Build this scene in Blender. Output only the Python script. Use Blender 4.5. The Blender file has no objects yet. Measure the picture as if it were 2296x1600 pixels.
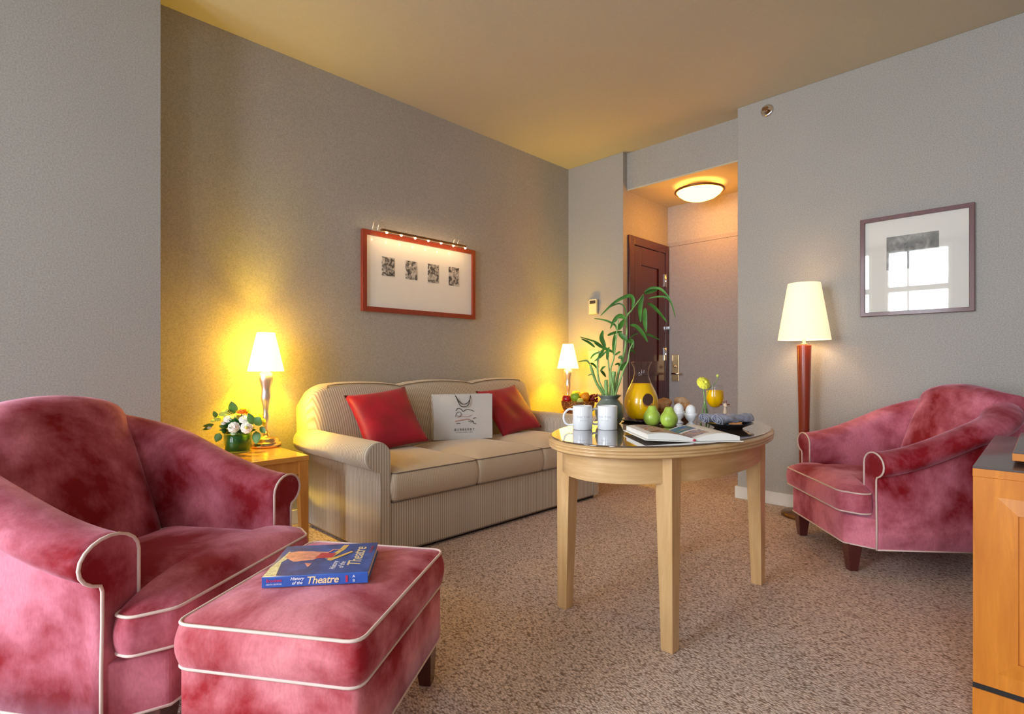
import bpy, math, random
from mathutils import Vector, Matrix
PI = math.pi
R2 = math.sqrt(2)
random.seed(7)
S = bpy.context.scene
C = S.collection

# ------------------------------------------------------------------ camera, light, exposure
CAMH, F, CX, HY = 1.07, 1200.0, 1148.0, 815.0
cam = bpy.data.cameras.new('camera'); camo = bpy.data.objects.new('camera', cam); C.objects.link(camo)
cam.sensor_width = 36.0; cam.lens = F / 2296 * 36; cam.shift_y = 15 / 2296
cam.clip_start = 0.02
camo.location = (0, 0, CAMH); camo.rotation_euler = (PI / 2, 0, -PI / 4)
S.camera = camo
S.view_settings.view_transform = 'Standard'; S.view_settings.look = 'None'
S.view_settings.gamma = 1.0; S.view_settings.use_curve_mapping = False
S.view_settings.exposure = 0.0
w = bpy.data.worlds.new('daylight'); S.world = w; w.use_nodes = True
w.node_tree.nodes['Background'].inputs[0].default_value = (0.75, 0.85, 1.0, 1)
w.node_tree.nodes['Background'].inputs[1].default_value = 3.0

def light(kind, name, loc, power, col, rot=(0, 0, 0), size=None, sizey=None, radius=None):
    l = bpy.data.lights.new(name, kind); l.energy = power; l.color = col
    if kind == 'AREA':
        l.shape = 'RECTANGLE'; l.size = size; l.size_y = sizey
    elif radius: l.shadow_soft_size = radius
    if kind == 'SPOT': l.spot_size = 2.2; l.spot_blend = 0.8
    o = bpy.data.objects.new(name, l); C.objects.link(o); o.location = loc; o.rotation_euler = rot
    return o
DAY = (0.88, 0.93, 1.0)
WINS = [(1.09, 2.00, 0.5, 3.04), (2.18, 3.09, 0.5, 3.04), (-1.50, -0.55, 0.5, 3.04)]  # last opening is an unseen window added for more light
for i, (ya, yb, za, zb) in enumerate(WINS):      # daylight outside the two reflected windows, fill light outside the added third
    light('AREA', 'window_daylight', (-3.08, (ya + yb) / 2, (za + zb) / 2), (92, 58, 84)[i], DAY,
          (0, -PI / 2 + 0.24, 0), zb - za, yb - ya).data.spread = 2.3

# ------------------------------------------------------------------ pixel helpers (frame 2296x1600)
def FP(px, py, z=0.0):
    t = (CAMH - z) / (py - HY); dx = px - CX
    return (t * (F + dx) / R2, t * (F - dx) / R2)
def WD(px, py, d):
    a = (px - CX) / F * d; up = (HY - py) / F * d
    return Vector(((d + a) / R2, (d - a) / R2, CAMH + up))

# ------------------------------------------------------------------ materials
MATS = {}
def mk(name):
    m = bpy.data.materials.new(name); m.use_nodes = True
    nt = m.node_tree; b = nt.nodes['Principled BSDF']; MATS[name] = m
    return m, nt, b
def N(nt, t, **kw):
    n = nt.nodes.new(t)
    for k, v in kw.items():
        if k in n.inputs: n.inputs[k].default_value = v
        else: setattr(n, k, v)
    return n
def c4(c): return (c[0], c[1], c[2], 1)
def coords(nt, scale=(1, 1, 1), kind='Object', rot=(0, 0, 0)):
    tc = N(nt, 'ShaderNodeTexCoord'); mp = N(nt, 'ShaderNodeMapping')
    mp.inputs['Scale'].default_value = scale; mp.inputs['Rotation'].default_value = rot
    nt.links.new(tc.outputs[kind], mp.inputs[0]); return mp.outputs[0]
def ramp(nt, fac, stops):
    r = N(nt, 'ShaderNodeValToRGB'); cr = r.color_ramp
    while len(cr.elements) < len(stops): cr.elements.new(0.5)
    for e, (p, c) in zip(cr.elements, stops): e.position = p; e.color = c4(c)
    nt.links.new(fac, r.inputs[0]); return r.outputs[0]
def bump(nt, b, h, strength=0.3, dist=0.01):
    bp = N(nt, 'ShaderNodeBump'); bp.inputs['Strength'].default_value = strength; bp.inputs['Distance'].default_value = dist
    nt.links.new(h, bp.inputs['Height']); nt.links.new(bp.outputs[0], b.inputs['Normal'])
def plain(name, col, rough=0.5, metal=0.0, vary=0.06, scale=12, coat=0.0, ior=1.5, sheen=0.0):
    m, nt, b = mk(name)
    n = N(nt, 'ShaderNodeTexNoise', Scale=scale, Detail=3.0)
    nt.links.new(coords(nt), n.inputs['Vector'])
    lo = [max(0, x * (1 - vary)) for x in col]; hi = [min(1, x * (1 + vary)) for x in col]
    nt.links.new(ramp(nt, n.outputs[0], [(0.3, lo), (0.7, hi)]), b.inputs['Base Color'])
    b.inputs['Roughness'].default_value = rough; b.inputs['Metallic'].default_value = metal
    b.inputs['Coat Weight'].default_value = coat; b.inputs['Coat Roughness'].default_value = 0.05
    b.inputs['IOR'].default_value = ior; b.inputs['Sheen Weight'].default_value = sheen
    return m
def wood(name, c1, c2, scale=(12, 12, 1.2), rough=0.3, coat=0.3, det=5.0):
    m, nt, b = mk(name)
    n = N(nt, 'ShaderNodeTexNoise', Scale=2.5, Detail=det, Roughness=0.65, Distortion=0.4)
    nt.links.new(coords(nt, scale), n.inputs['Vector'])
    nt.links.new(ramp(nt, n.outputs[0], [(0.32, c1), (0.55, [(a + d) / 2 for a, d in zip(c1, c2)]), (0.7, c2)]), b.inputs['Base Color'])
    b.inputs['Roughness'].default_value = rough; b.inputs['Coat Weight'].default_value = coat
    b.inputs['Coat Roughness'].default_value = 0.12
    return m
def emis(name, col, strength):
    m, nt, b = mk(name)
    b.inputs['Base Color'].default_value = c4(col); b.inputs['Emission Color'].default_value = c4(col)
    b.inputs['Emission Strength'].default_value = strength
    return m
# wall covering: woven taupe vinyl
def wallmat(name, col, sc=1.0):
    m, nt, b = mk(name)
    v = coords(nt, (1, 1, 1))
    n1 = N(nt, 'ShaderNodeTexNoise', Scale=140.0 * sc, Detail=2.0); nt.links.new(v, n1.inputs['Vector'])
    n2 = N(nt, 'ShaderNodeTexNoise', Scale=1.3, Detail=2.0); nt.links.new(v, n2.inputs['Vector'])
    c1 = ramp(nt, n1.outputs[0], [(0.3, [x * 0.84 for x in col]), (0.7, [x * 1.14 for x in col])])
    c2 = ramp(nt, n2.outputs[0], [(0.3, (0.95, 0.95, 0.95)), (0.7, (1.0, 1.0, 1.0))])
    mx = N(nt, 'ShaderNodeMix', data_type='RGBA', blend_type='MULTIPLY'); mx.inputs[0].default_value = 1.0
    nt.links.new(c1, mx.inputs[6]); nt.links.new(c2, mx.inputs[7]); nt.links.new(mx.outputs[2], b.inputs['Base Color'])
    b.inputs['Roughness'].default_value = 0.62
    bump(nt, b, n1.outputs[0], 0.25, 0.003)
    return m
wallmat('wall', (0.41, 0.39, 0.36))
wallmat('door_taupe', (0.36, 0.33, 0.32))
plain('ceiling', (0.56, 0.52, 0.41), 0.9, vary=0.02, scale=60)
plain('white_paint', (0.78, 0.76, 0.70), 0.45, vary=0.02)
plain('window_paint', (0.80, 0.74, 0.58), 0.5, vary=0.02)
def carpet():
    m, nt, b = mk('carpet')
    v = coords(nt, (1, 0.62, 1), rot=(0, 0, 0.75))
    vo = N(nt, 'ShaderNodeTexVoronoi', Scale=150.0, Randomness=0.8); nt.links.new(v, vo.inputs['Vector'])
    n1 = N(nt, 'ShaderNodeTexNoise', Scale=60.0, Detail=2.0); nt.links.new(v, n1.inputs['Vector'])
    a = ramp(nt, vo.outputs['Distance'], [(0.22, (0.86, 0.70, 0.62)), (0.50, (0.70, 0.56, 0.48)), (0.82, (0.30, 0.20, 0.15))])
    c = ramp(nt, n1.outputs[0], [(0.38, (0.82, 0.80, 0.79)), (0.62, (1.0, 1.0, 1.0))])
    mx = N(nt, 'ShaderNodeMix', data_type='RGBA', blend_type='MULTIPLY'); mx.inputs[0].default_value = 1.0
    nt.links.new(a, mx.inputs[6]); nt.links.new(c, mx.inputs[7]); nt.links.new(mx.outputs[2], b.inputs['Base Color'])
    b.inputs['Roughness'].default_value = 1.0; b.inputs['Specular IOR Level'].default_value = 0.1
    iv = N(nt, 'ShaderNodeMath', operation='SUBTRACT'); iv.inputs[0].default_value = 1.0
    nt.links.new(vo.outputs['Distance'], iv.inputs[1]); bump(nt, b, iv.outputs[0], 0.55, 0.005)
carpet()
def velvet(name, dark, light_, sc=2.6):
    m, nt, b = mk(name)
    v = coords(nt, (1.0, 1.0, 1.0))
    n1 = N(nt, 'ShaderNodeTexNoise', Scale=sc, Detail=8.0, Roughness=0.58, Distortion=0.25); nt.links.new(v, n1.inputs['Vector'])
    v2 = coords(nt, (160, 160, 60))
    n2 = N(nt, 'ShaderNodeTexNoise', Scale=1.0, Detail=2.0); nt.links.new(v2, n2.inputs['Vector'])
    col = ramp(nt, n1.outputs[0], [(0.39, dark), (0.49, [(a * 0.55 + d * 0.45) for a, d in zip(dark, light_)]), (0.60, light_)])
    c2 = ramp(nt, n2.outputs[0], [(0.3, (0.86, 0.84, 0.85)), (0.7, (1, 1, 1))])
    mx = N(nt, 'ShaderNodeMix', data_type='RGBA', blend_type='MULTIPLY'); mx.inputs[0].default_value = 1.0
    nt.links.new(col, mx.inputs[6]); nt.links.new(c2, mx.inputs[7]); nt.links.new(mx.outputs[2], b.inputs['Base Color'])
    sw = N(nt, 'ShaderNodeMapRange'); sw.inputs['From Min'].default_value = 0.36; sw.inputs['From Max'].default_value = 0.64
    sw.inputs['To Min'].default_value = 0.25; sw.inputs['To Max'].default_value = 0.9
    nt.links.new(n1.outputs[0], sw.inputs['Value']); nt.links.new(sw.outputs[0], b.inputs['Sheen Weight'])
    b.inputs['Sheen Roughness'].default_value = 0.35; b.inputs['Sheen Tint'].default_value = (1.0, 0.60, 0.78, 1)
    b.inputs['Roughness'].default_value = 0.75; b.inputs['Specular IOR Level'].default_value = 0.2
    bump(nt, b, n1.outputs[0], 0.35, 0.02)
velvet('velvet', (0.28, 0.008, 0.016), (0.80, 0.26, 0.35))
velvet('ottoman_velvet', (0.36, 0.014, 0.022), (0.84, 0.28, 0.32), 3.6)
def stripes(name, vec, ca, cb, period=0.016, topsoft=0.0):
    m, nt, b = mk(name)
    tc = N(nt, 'ShaderNodeTexCoord'); dp = N(nt, 'ShaderNodeVectorMath', operation='DOT_PRODUCT')
    nt.links.new(tc.outputs['Object'], dp.inputs[0]); dp.inputs[1].default_value = vec
    mu = N(nt, 'ShaderNodeMath', operation='MULTIPLY'); mu.inputs[1].default_value = 2 * PI / period
    nt.links.new(dp.outputs['Value'], mu.inputs[0])
    sn = N(nt, 'ShaderNodeMath', operation='SINE'); nt.links.new(mu.outputs[0], sn.inputs[0])
    ma = N(nt, 'ShaderNodeMapRange'); ma.inputs['From Min'].default_value = -1
    nt.links.new(sn.outputs[0], ma.inputs['Value'])
    n1 = N(nt, 'ShaderNodeTexNoise', Scale=180.0, Detail=2.0); nt.links.new(tc.outputs['Object'], n1.inputs['Vector'])
    ad = N(nt, 'ShaderNodeMath', operation='MULTIPLY_ADD'); nt.links.new(n1.outputs[0], ad.inputs[0]); ad.inputs[1].default_value = 0.35
    nt.links.new(ma.outputs[0], ad.inputs[2])
    nt.links.new(ramp(nt, ad.outputs[0], [(0.25, cb), (0.62, [(p + q) / 2 for p, q in zip(ca, cb)]), (0.95, ca)]), b.inputs['Base Color'])
    b.inputs['Roughness'].default_value = 0.85; b.inputs['Sheen Weight'].default_value = 0.25
    bump(nt, b, ad.outputs[0], 0.2, 0.002)
SA, SB = (0.66, 0.57, 0.45), (0.38, 0.31, 0.23)
stripes('sofa_front', (1, 1, 0), SA, SB)
stripes('sofa_side', (0, 1, 0), SA, SB)
stripes('sofa_seat', (1, 0, 0), (0.60, 0.48, 0.35), (0.50, 0.40, 0.28), 0.012)
plain('sofa_piping', (0.20, 0.15, 0.11), 0.8)
plain('piping', (0.80, 0.62, 0.56), 0.7, vary=0.05)
plain('dark_leg', (0.085, 0.014, 0.012), 0.25, coat=0.5)
plain('black_gap', (0.015, 0.012, 0.012), 0.7)
plain('red_satin', (0.34, 0.0, 0.018), 0.55, sheen=0.1, vary=0.25, scale=7)
wood('maple', (0.55, 0.33, 0.14), (0.74, 0.50, 0.25))
wood('maple_h', (0.55, 0.33, 0.14), (0.74, 0.50, 0.25), (1.6, 1.6, 16))
wood('honey', (0.62, 0.26, 0.05), (0.80, 0.38, 0.08), rough=0.25)
wood('honey_top', (0.66, 0.29, 0.055), (0.82, 0.40, 0.09), (1.5, 14, 10), rough=0.16, coat=0.6)
wood('cherry', (0.22, 0.028, 0.012), (0.34, 0.05, 0.02))
wood('cabinet', (0.56, 0.17, 0.015), (0.78, 0.28, 0.03), (9, 9, 1.0), rough=0.32)
wood('mahogany', (0.045, 0.004, 0.004), (0.12, 0.010, 0.008), rough=0.22, coat=0.6)
wood('frame_red', (0.25, 0.025, 0.006), (0.36, 0.05, 0.012), rough=0.35)
wood('frame_plum', (0.11, 0.030, 0.030), (0.16, 0.045, 0.042), rough=0.4)
wood('crust', (0.42, 0.16, 0.045), (0.72, 0.42, 0.20), (9, 9, 9), rough=0.7, coat=0.0)
wood('crust_pale', (0.55, 0.30, 0.14), (0.85, 0.68, 0.48), (28, 28, 28), rough=0.8, coat=0.0)
plain('smoked_glass', (0.10, 0.065, 0.045), 0.02, vary=0.02, ior=1.7, coat=1.0)
plain('cabinet_top', (0.09, 0.07, 0.065), 0.3, coat=0.4)
plain('steel', (0.82, 0.79, 0.77), 0.36, metal=1.0)
plain('brass', (0.72, 0.50, 0.26), 0.25, metal=1.0)
plain('chrome', (0.8, 0.8, 0.82), 0.12, metal=1.0)
plain('bronze', (0.26, 0.13, 0.05), 0.35, metal=0.8)
plain('porcelain', (0.86, 0.86, 0.88), 0.12, vary=0.01, coat=0.5)
plain('egg', (0.88, 0.87, 0.86), 0.45, vary=0.01)
plain('black_ceramic', (0.012, 0.012, 0.015), 0.15, coat=0.5)
plain('grey_ink', (0.45, 0.45, 0.50), 0.6)
plain('black_ink', (0.05, 0.04, 0.04), 0.6)
plain('paper', (0.82, 0.80, 0.76), 0.6, vary=0.02)
plain('bag_paper', (0.60, 0.57, 0.54), 0.5, vary=0.04, scale=5)
plain('cord_black', (0.02, 0.015, 0.012), 0.8)
plain('foil', (0.75, 0.45, 0.38), 0.3, metal=0.7)
plain('mat_board', (0.90, 0.88, 0.82), 0.55, vary=0.01, ior=1.55, coat=0.25)
plain('pear', (0.42, 0.58, 0.08), 0.35, vary=0.25, scale=25, coat=0.2)
plain('brown_stem', (0.10, 0.06, 0.02), 0.7)
plain('juice', (1.0, 0.54, 0.0), 0.25, vary=0.04, scale=8)
plain('jade_glaze', (0.16, 0.19, 0.16), 0.25, vary=0.5, scale=10, coat=0.4)
plain('leaf', (0.06, 0.19, 0.025), 0.45, vary=0.5, scale=14)
plain('leaf_dark', (0.025, 0.14, 0.02), 0.45, vary=0.4, scale=20)
plain('stalk', (0.24, 0.42, 0.12), 0.4, vary=0.3, scale=25)
plain('orange_peel', (0.90, 0.33, 0.01), 0.45, vary=0.08, scale=50)
plain('lemon_peel', (0.90, 0.72, 0.03), 0.45)
plain('lime_peel', (0.30, 0.50, 0.04), 0.4, vary=0.2)
plain('apple_red', (0.50, 0.015, 0.02), 0.25, vary=0.4, scale=18, coat=0.4)
plain('grape', (0.20, 0.008, 0.012), 0.25, coat=0.3)
plain('wicker', (0.22, 0.07, 0.025), 0.6, vary=0.3, scale=60)
plain('petal_white', (0.86, 0.86, 0.80), 0.6, vary=0.03)
plain('petal_green', (0.66, 0.74, 0.16), 0.6, vary=0.1, scale=40)
plain('petal_orange', (0.95, 0.22, 0.015), 0.6, vary=0.1)
plain('petal_yellow', (0.90, 0.86, 0.10), 0.6, vary=0.08)
plain('napkin', (0.30, 0.30, 0.37), 0.8, vary=0.3, scale=40, sheen=0.2)
plain('plastic_grey', (0.50, 0.47, 0.42), 0.4)
plain('plastic_pale', (0.85, 0.76, 0.45), 0.5)
plain('cover_blue', (0.035, 0.085, 0.33), 0.6, vary=0.45, scale=22, coat=0.1)
plain('spine_blue', (0.025, 0.11, 0.45), 0.22, vary=0.15, scale=14, coat=0.6)
plain('ink_cream', (0.85, 0.66, 0.38), 0.4)
plain('ink_white', (0.85, 0.85, 0.88), 0.4)
plain('ink_red', (0.55, 0.03, 0.08), 0.4)
plain('ink_pink', (0.75, 0.30, 0.26), 0.4, vary=0.3, scale=60)
plain('ink_gold', (0.80, 0.52, 0.16), 0.4, vary=0.2, scale=60)
plain('ink_lace', (0.80, 0.74, 0.45), 0.5, vary=0.35, scale=120)
plain('toy_cream', (0.80, 0.62, 0.45), 0.5, vary=0.1)
plain('toy_brown', (0.22, 0.04, 0.02), 0.5)
def photo(name, cols, scale=14, dist=1.2):
    m, nt, b = mk(name)
    n = N(nt, 'ShaderNodeTexNoise', Scale=scale, Detail=5.0, Distortion=dist); nt.links.new(coords(nt), n.inputs['Vector'])
    k = len(cols); nt.links.new(ramp(nt, n.outputs[0], [(0.32 + 0.36 * i / (k - 1), c) for i, c in enumerate(cols)]), b.inputs['Base Color'])
    b.inputs['Roughness'].default_value = 0.4
G = lambda x: (x, x * 0.96, x * 0.9)
photo('photo_grey', [G(0.03), G(0.12), G(0.5), G(0.7)], 28)
photo('photo_strip', [G(0.10), G(0.22), G(0.40)], 18)
photo('photo_colour', [(0.03, 0.03, 0.05), (0.30, 0.14, 0.07), (0.62, 0.42, 0.33), (0.08, 0.14, 0.3), (0.7, 0.6, 0.55)], 22)
photo('photo_sea', [(0.02, 0.06, 0.25), (0.05, 0.2, 0.5), (0.03, 0.22, 0.14), (0.6, 0.3, 0.28)], 16)
def glassmat(name, tint=(1, 1, 1), ior=1.45):
    m, nt, b = mk(name); nt.nodes.remove(b)
    out = [n for n in nt.nodes if n.type == 'OUTPUT_MATERIAL'][0]
    tr = N(nt, 'ShaderNodeBsdfTransparent'); tr.inputs[0].default_value = c4(tint)
    gl = N(nt, 'ShaderNodeBsdfGlossy'); gl.inputs['Roughness'].default_value = 0.02
    lw = N(nt, 'ShaderNodeLayerWeight', Blend=0.5); pw = N(nt, 'ShaderNodeMath', operation='POWER'); pw.inputs[1].default_value = 5.0
    nt.links.new(lw.outputs['Facing'], pw.inputs[0]); f0 = ((ior - 1) / (ior + 1)) ** 2
    ma = N(nt, 'ShaderNodeMath', operation='MULTIPLY_ADD'); ma.inputs[1].default_value = 0.9 - f0; ma.inputs[2].default_value = f0
    nt.links.new(pw.outputs[0], ma.inputs[0]); mx = N(nt, 'ShaderNodeMixShader')
    nt.links.new(ma.outputs[0], mx.inputs[0]); nt.links.new(tr.outputs[0], mx.inputs[1]); nt.links.new(gl.outputs[0], mx.inputs[2])
    nt.links.new(mx.outputs[0], out.inputs[0])
glassmat('glass', (0.97, 0.98, 0.98)); glassmat('glass_green', (0.75, 0.88, 0.78)); glassmat('picture_glass', (0.98, 0.98, 0.98), 1.62)
def shademat(name, emc, est, through, tint):
    m, nt, b = mk(name)
    out = [n for n in nt.nodes if n.type == 'OUTPUT_MATERIAL'][0]
    b.inputs['Base Color'].default_value = (0.8, 0.72, 0.55, 1); b.inputs['Roughness'].default_value = 0.8
    b.inputs['Emission Color'].default_value = c4(emc); b.inputs['Emission Strength'].default_value = est
    tr = N(nt, 'ShaderNodeBsdfTransparent'); tr.inputs[0].default_value = c4(tint)
    mx = N(nt, 'ShaderNodeMixShader'); mx.inputs[0].default_value = through
    nt.links.new(b.outputs[0], mx.inputs[1]); nt.links.new(tr.outputs[0], mx.inputs[2]); nt.links.new(mx.outputs[0], out.inputs[0])
shademat('table_shade', (1.0, 0.76, 0.30), 2.8, 0.42, (1, 0.95, 0.8))
shademat('floor_shade', (1.0, 0.82, 0.56), 0.75, 0.12, (1, 0.9, 0.75))
emis('bulb', (1.0, 0.72, 0.38), 25.0)
emis('bowl_glow', (1.0, 0.46, 0.08), 11.0)

# ------------------------------------------------------------------ mesh helpers
class MB:
    def __init__(s): s.v = []; s.f = []; s.sm = []
    def add(s, vs, fs, smooth=True, M=None):
        o = len(s.v)
        s.v += [tuple((M @ Vector(v)) if M else v) for v in vs]
        s.f += [tuple(i + o for i in f) for f in fs]; s.sm += [smooth] * len(fs)
        return s
    def box(s, x0, x1, y0, y1, z0, z1, M=None):
        vs = [(x, y, z) for x in (x0, x1) for y in (y0, y1) for z in (z0, z1)]
        return s.add(vs, [(0, 1, 3, 2), (4, 6, 7, 5), (0, 4, 5, 1), (2, 3, 7, 6), (0, 2, 6, 4), (1, 5, 7, 3)], False, M)
    def frustum(s, c0, h0, c1, h1, M=None):       # square section, c=(x,y,z), h=(hx,hy)
        vs = []
        for c, h in ((c0, h0), (c1, h1)):
            vs += [(c[0] - h[0], c[1] - h[1], c[2]), (c[0] + h[0], c[1] - h[1], c[2]), (c[0] + h[0], c[1] + h[1], c[2]), (c[0] - h[0], c[1] + h[1], c[2])]
        return s.add(vs, [(3, 2, 1, 0), (4, 5, 6, 7), (0, 1, 5, 4), (1, 2, 6, 5), (2, 3, 7, 6), (3, 0, 4, 7)], False, M)
    def prism(s, poly, z0, z1, M=None, smooth=False):
        n = len(poly); vs = [(x, y, z0) for x, y in poly] + [(x, y, z1) for x, y in poly]
        s.add(vs, [(i, (i + 1) % n, n + (i + 1) % n, n + i) for i in range(n)], smooth, M)
        return s.add(vs, [tuple(range(n))[::-1], tuple(range(n, 2 * n))], False, M)
    def lathe(s, prof, M=None, seg=32, sx=1.0, sy=1.0, smooth=True):
        vs = []; fs = []; n = len(prof)
        for k in range(seg):
            a = 2 * PI * k / seg
            for r, z in prof: vs.append((r * math.cos(a) * sx, r * math.sin(a) * sy, z))
        for k in range(seg):
            for i in range(n - 1):
                a, b = k * n + i, ((k + 1) % seg) * n + i
                fs.append((a, b, b + 1, a + 1))
        s.add(vs, fs, smooth, M)
        if prof[0][0] > 1e-6: s.add([vs[k * n] for k in range(seg)], [tuple(range(seg))[::-1]], False, M)
        if prof[-1][0] > 1e-6: s.add([vs[k * n + n - 1] for k in range(seg)], [tuple(range(seg))], False, M)
        return s
    def lathe_open(s, prof, M=None, seg=32):
        n = len(prof); vs = [(r * math.cos(2 * PI * k / seg), r * math.sin(2 * PI * k / seg), z) for k in range(seg) for r, z in prof]
        return s.add(vs, [(k * n + i, ((k + 1) % seg) * n + i, ((k + 1) % seg) * n + i + 1, k * n + i + 1) for k in range(seg) for i in range(n - 1)], True, M)
    def ball(s, c, r, seg=16, sz=1.0, M=None):
        rr = (r, r, r * sz) if not isinstance(r, (tuple, list)) else r
        prof = [(math.sin(PI * i / (seg // 2)), -math.cos(PI * i / (seg // 2))) for i in range(seg // 2 + 1)]
        mm = Matrix.Translation(c) @ Matrix.Diagonal((rr[0], rr[1], rr[2], 1))
        return s.lathe(prof, (M @ mm) if M else mm, seg)
    def tube(s, pts, r, seg=8, closed=False, M=None):
        pts = [Vector(p) for p in pts]; n = len(pts); rs = r if isinstance(r, (list, tuple)) else [r] * n
        vs = []; up = None
        for i, p in enumerate(pts):
            if closed: t = pts[(i + 1) % n] - pts[i - 1]
            else: t = pts[min(i + 1, n - 1)] - pts[max(i - 1, 0)]
            t.normalize()
            if up is None:
                up = Vector((0, 0, 1)) if abs(t.z) < 0.9 else Vector((1, 0, 0))
            a = t.cross(up)
            if a.length < 1e-4: a = t.cross(Vector((1, 0, 0)))
            a.normalize(); b = a.cross(t).normalized(); up = b
            for k in range(seg):
                an = 2 * PI * k / seg; vs.append(tuple(p + (a * math.cos(an) + b * math.sin(an)) * rs[i]))
        fs = [(i * seg + k, i * seg + (k + 1) % seg, ((i + 1) % n) * seg + (k + 1) % seg, ((i + 1) % n) * seg + k)
              for i in range(n if closed else n - 1) for k in range(seg)]
        if not closed: fs += [tuple(range(seg))[::-1], tuple(range((n - 1) * seg, n * seg))]
        return s.add(vs, fs, True, M)
    def grid(s, rows, M=None, closed=False, smooth=True):
        m = len(rows[0]); vs = [p for r in rows for p in r]
        fs = [(i * m + j, i * m + (j + 1) % m, (i + 1) * m + (j + 1) % m, (i + 1) * m + j)
              for i in range(len(rows) - 1) for j in range(m if closed else m - 1)]
        return s.add(vs, fs, smooth, M)
    def build(s, name, mat, parent=None, loc=(0, 0, 0), rot=(0, 0, 0), bevel=0, subsurf=0, weld=True):
        me = bpy.data.meshes.new(name); me.from_pydata(s.v, [], s.f)
        me.polygons.foreach_set('use_smooth', s.sm); me.update()
        import bmesh
        bm = bmesh.new(); bm.from_mesh(me)
        if weld: bmesh.ops.remove_doubles(bm, verts=bm.verts, dist=1e-5)
        bmesh.ops.recalc_face_normals(bm, faces=bm.faces); bm.to_mesh(me); bm.free()
        me.materials.append(MATS[mat]); o = bpy.data.objects.new(name, me); C.objects.link(o)
        o.location = loc; o.rotation_euler = rot
        if parent: o.parent = parent
        if bevel:
            b = o.modifiers.new('b', 'BEVEL'); b.width = bevel; b.segments = 3; b.limit_method = 'ANGLE'; b.angle_limit = 0.6
        if subsurf:
            b = o.modifiers.new('s', 'SUBSURF'); b.levels = subsurf; b.render_levels = subsurf
        return o
def tag(o, label, cat, group=None):
    o['label'] = label; o['category'] = cat
    if group: o['group'] = group
    return o
def thing(name, label, cat, loc=(0, 0, 0), rz=0.0, group=None, rot=None):
    o = bpy.data.objects.new(name, None); C.objects.link(o); o.empty_display_size = 0.05
    o.location = loc; o.rotation_euler = rot if rot else (0, 0, rz)
    return tag(o, label, cat, group)
def struct(o): o['kind'] = 'structure'; return o
def dup(root, loc, rz, label=None):
    r = root.copy(); C.objects.link(r); r.location = loc; r.rotation_euler = (0, 0, rz)
    if label: r['label'] = label
    for ch in list(root.children):
        c = ch.copy(); C.objects.link(c); c.parent = r
        for g in ch.children:
            d = g.copy(); C.objects.link(d); d.parent = c
    return r
def text_mesh(txt, size, shear=0.0, spacing=1.0, offset=0.0):
    cu = bpy.data.curves.new('t', 'FONT'); cu.body = txt; cu.size = size; cu.shear = shear; cu.align_x = 'CENTER'; cu.align_y = 'CENTER'
    cu.space_character = spacing; cu.resolution_u = 3; cu.offset = offset
    o = bpy.data.objects.new('t', cu); C.objects.link(o)
    dg = bpy.context.evaluated_depsgraph_get(); me = bpy.data.meshes.new_from_object(o.evaluated_get(dg))
    vs = [tuple(v.co) for v in me.vertices]; fs = [tuple(p.vertices) for p in me.polygons]
    bpy.data.objects.remove(o); bpy.data.curves.remove(cu); bpy.data.meshes.remove(me)
    return vs, fs
def round_poly(pts, r, seg=6):
    out = []; n = len(pts)
    for i in range(n):
        p = Vector(pts[i]); a = Vector(pts[i - 1]) - p; b = Vector(pts[(i + 1) % n]) - p
        rr = r[i] if isinstance(r, (list, tuple)) else r
        d = min(rr, a.length * 0.45, b.length * 0.45); a = p + a.normalized() * d; b = p + b.normalized() * d
        for k in range(seg + 1):
            t = k / seg; out.append(tuple(a * (1 - t) ** 2 + p * 2 * t * (1 - t) + b * t * t))
    return out
def resample(pts, step):
    out = []; n = len(pts)
    for i in range(n):
        a = Vector(pts[i]); b = Vector(pts[(i + 1) % n]); k = max(1, int((b - a).length / step))
        for j in range(k): out.append(tuple(a.lerp(b, j / k)))
    return out
def cushion_mesh(outline, c, z0, z1, crown, bulge=0.012, under=0.01, wav=0.0):
    P = resample(outline, 0.03); m = MB(); rows = []
    c = Vector(c)
    def ring(r, z, out=0.0, wv=0.0):
        row = []
        for i, p in enumerate(P):
            d = Vector(p) - c; q = c + d * r + d.normalized() * out
            zz = z + wv * (math.sin(q.x * 17 + 1) * math.sin(q.y * 14 + 2))
            row.append((q.x, q.y, zz))
        return row
    for r in (0.02, 0.3, 0.6, 0.85, 0.97): rows.append(ring(r, z0 - under * (1 - r ** 3)))
    for k in range(0, 9):
        t = k / 8; rows.append(ring(1.0, z0 + (z1 - z0) * t, bulge * math.sin(PI * t)))
    for r in (0.985, 0.96, 0.92, 0.86, 0.78, 0.68, 0.56, 0.42, 0.28, 0.14, 0.02):
        rows.append(ring(r, z1 + crown * (1 - r ** 4), 0, wav * (1 - r)))
    m.grid(rows, closed=True)
    m.add(rows[-1], [tuple(range(len(P)))]); m.add(rows[0], [tuple(range(len(P)))[::-1]])
    return m, P
def smooth(t): t = max(0, min(1, t)); return t * t * (3 - 2 * t)
def spline(pts, n=6):
    P = [Vector(p) for p in pts]; out = []
    for i in range(len(P) - 1):
        p0 = P[max(i - 1, 0)]; p1 = P[i]; p2 = P[i + 1]; p3 = P[min(i + 2, len(P) - 1)]
        for k in range(n):
            t = k / n
            out.append(0.5 * ((2 * p1) + (p2 - p0) * t + (2 * p0 - 5 * p1 + 4 * p2 - p3) * t * t + (3 * p1 - p0 - 3 * p2 + p3) * t ** 3))
    out.append(P[-1]); return out

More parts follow.
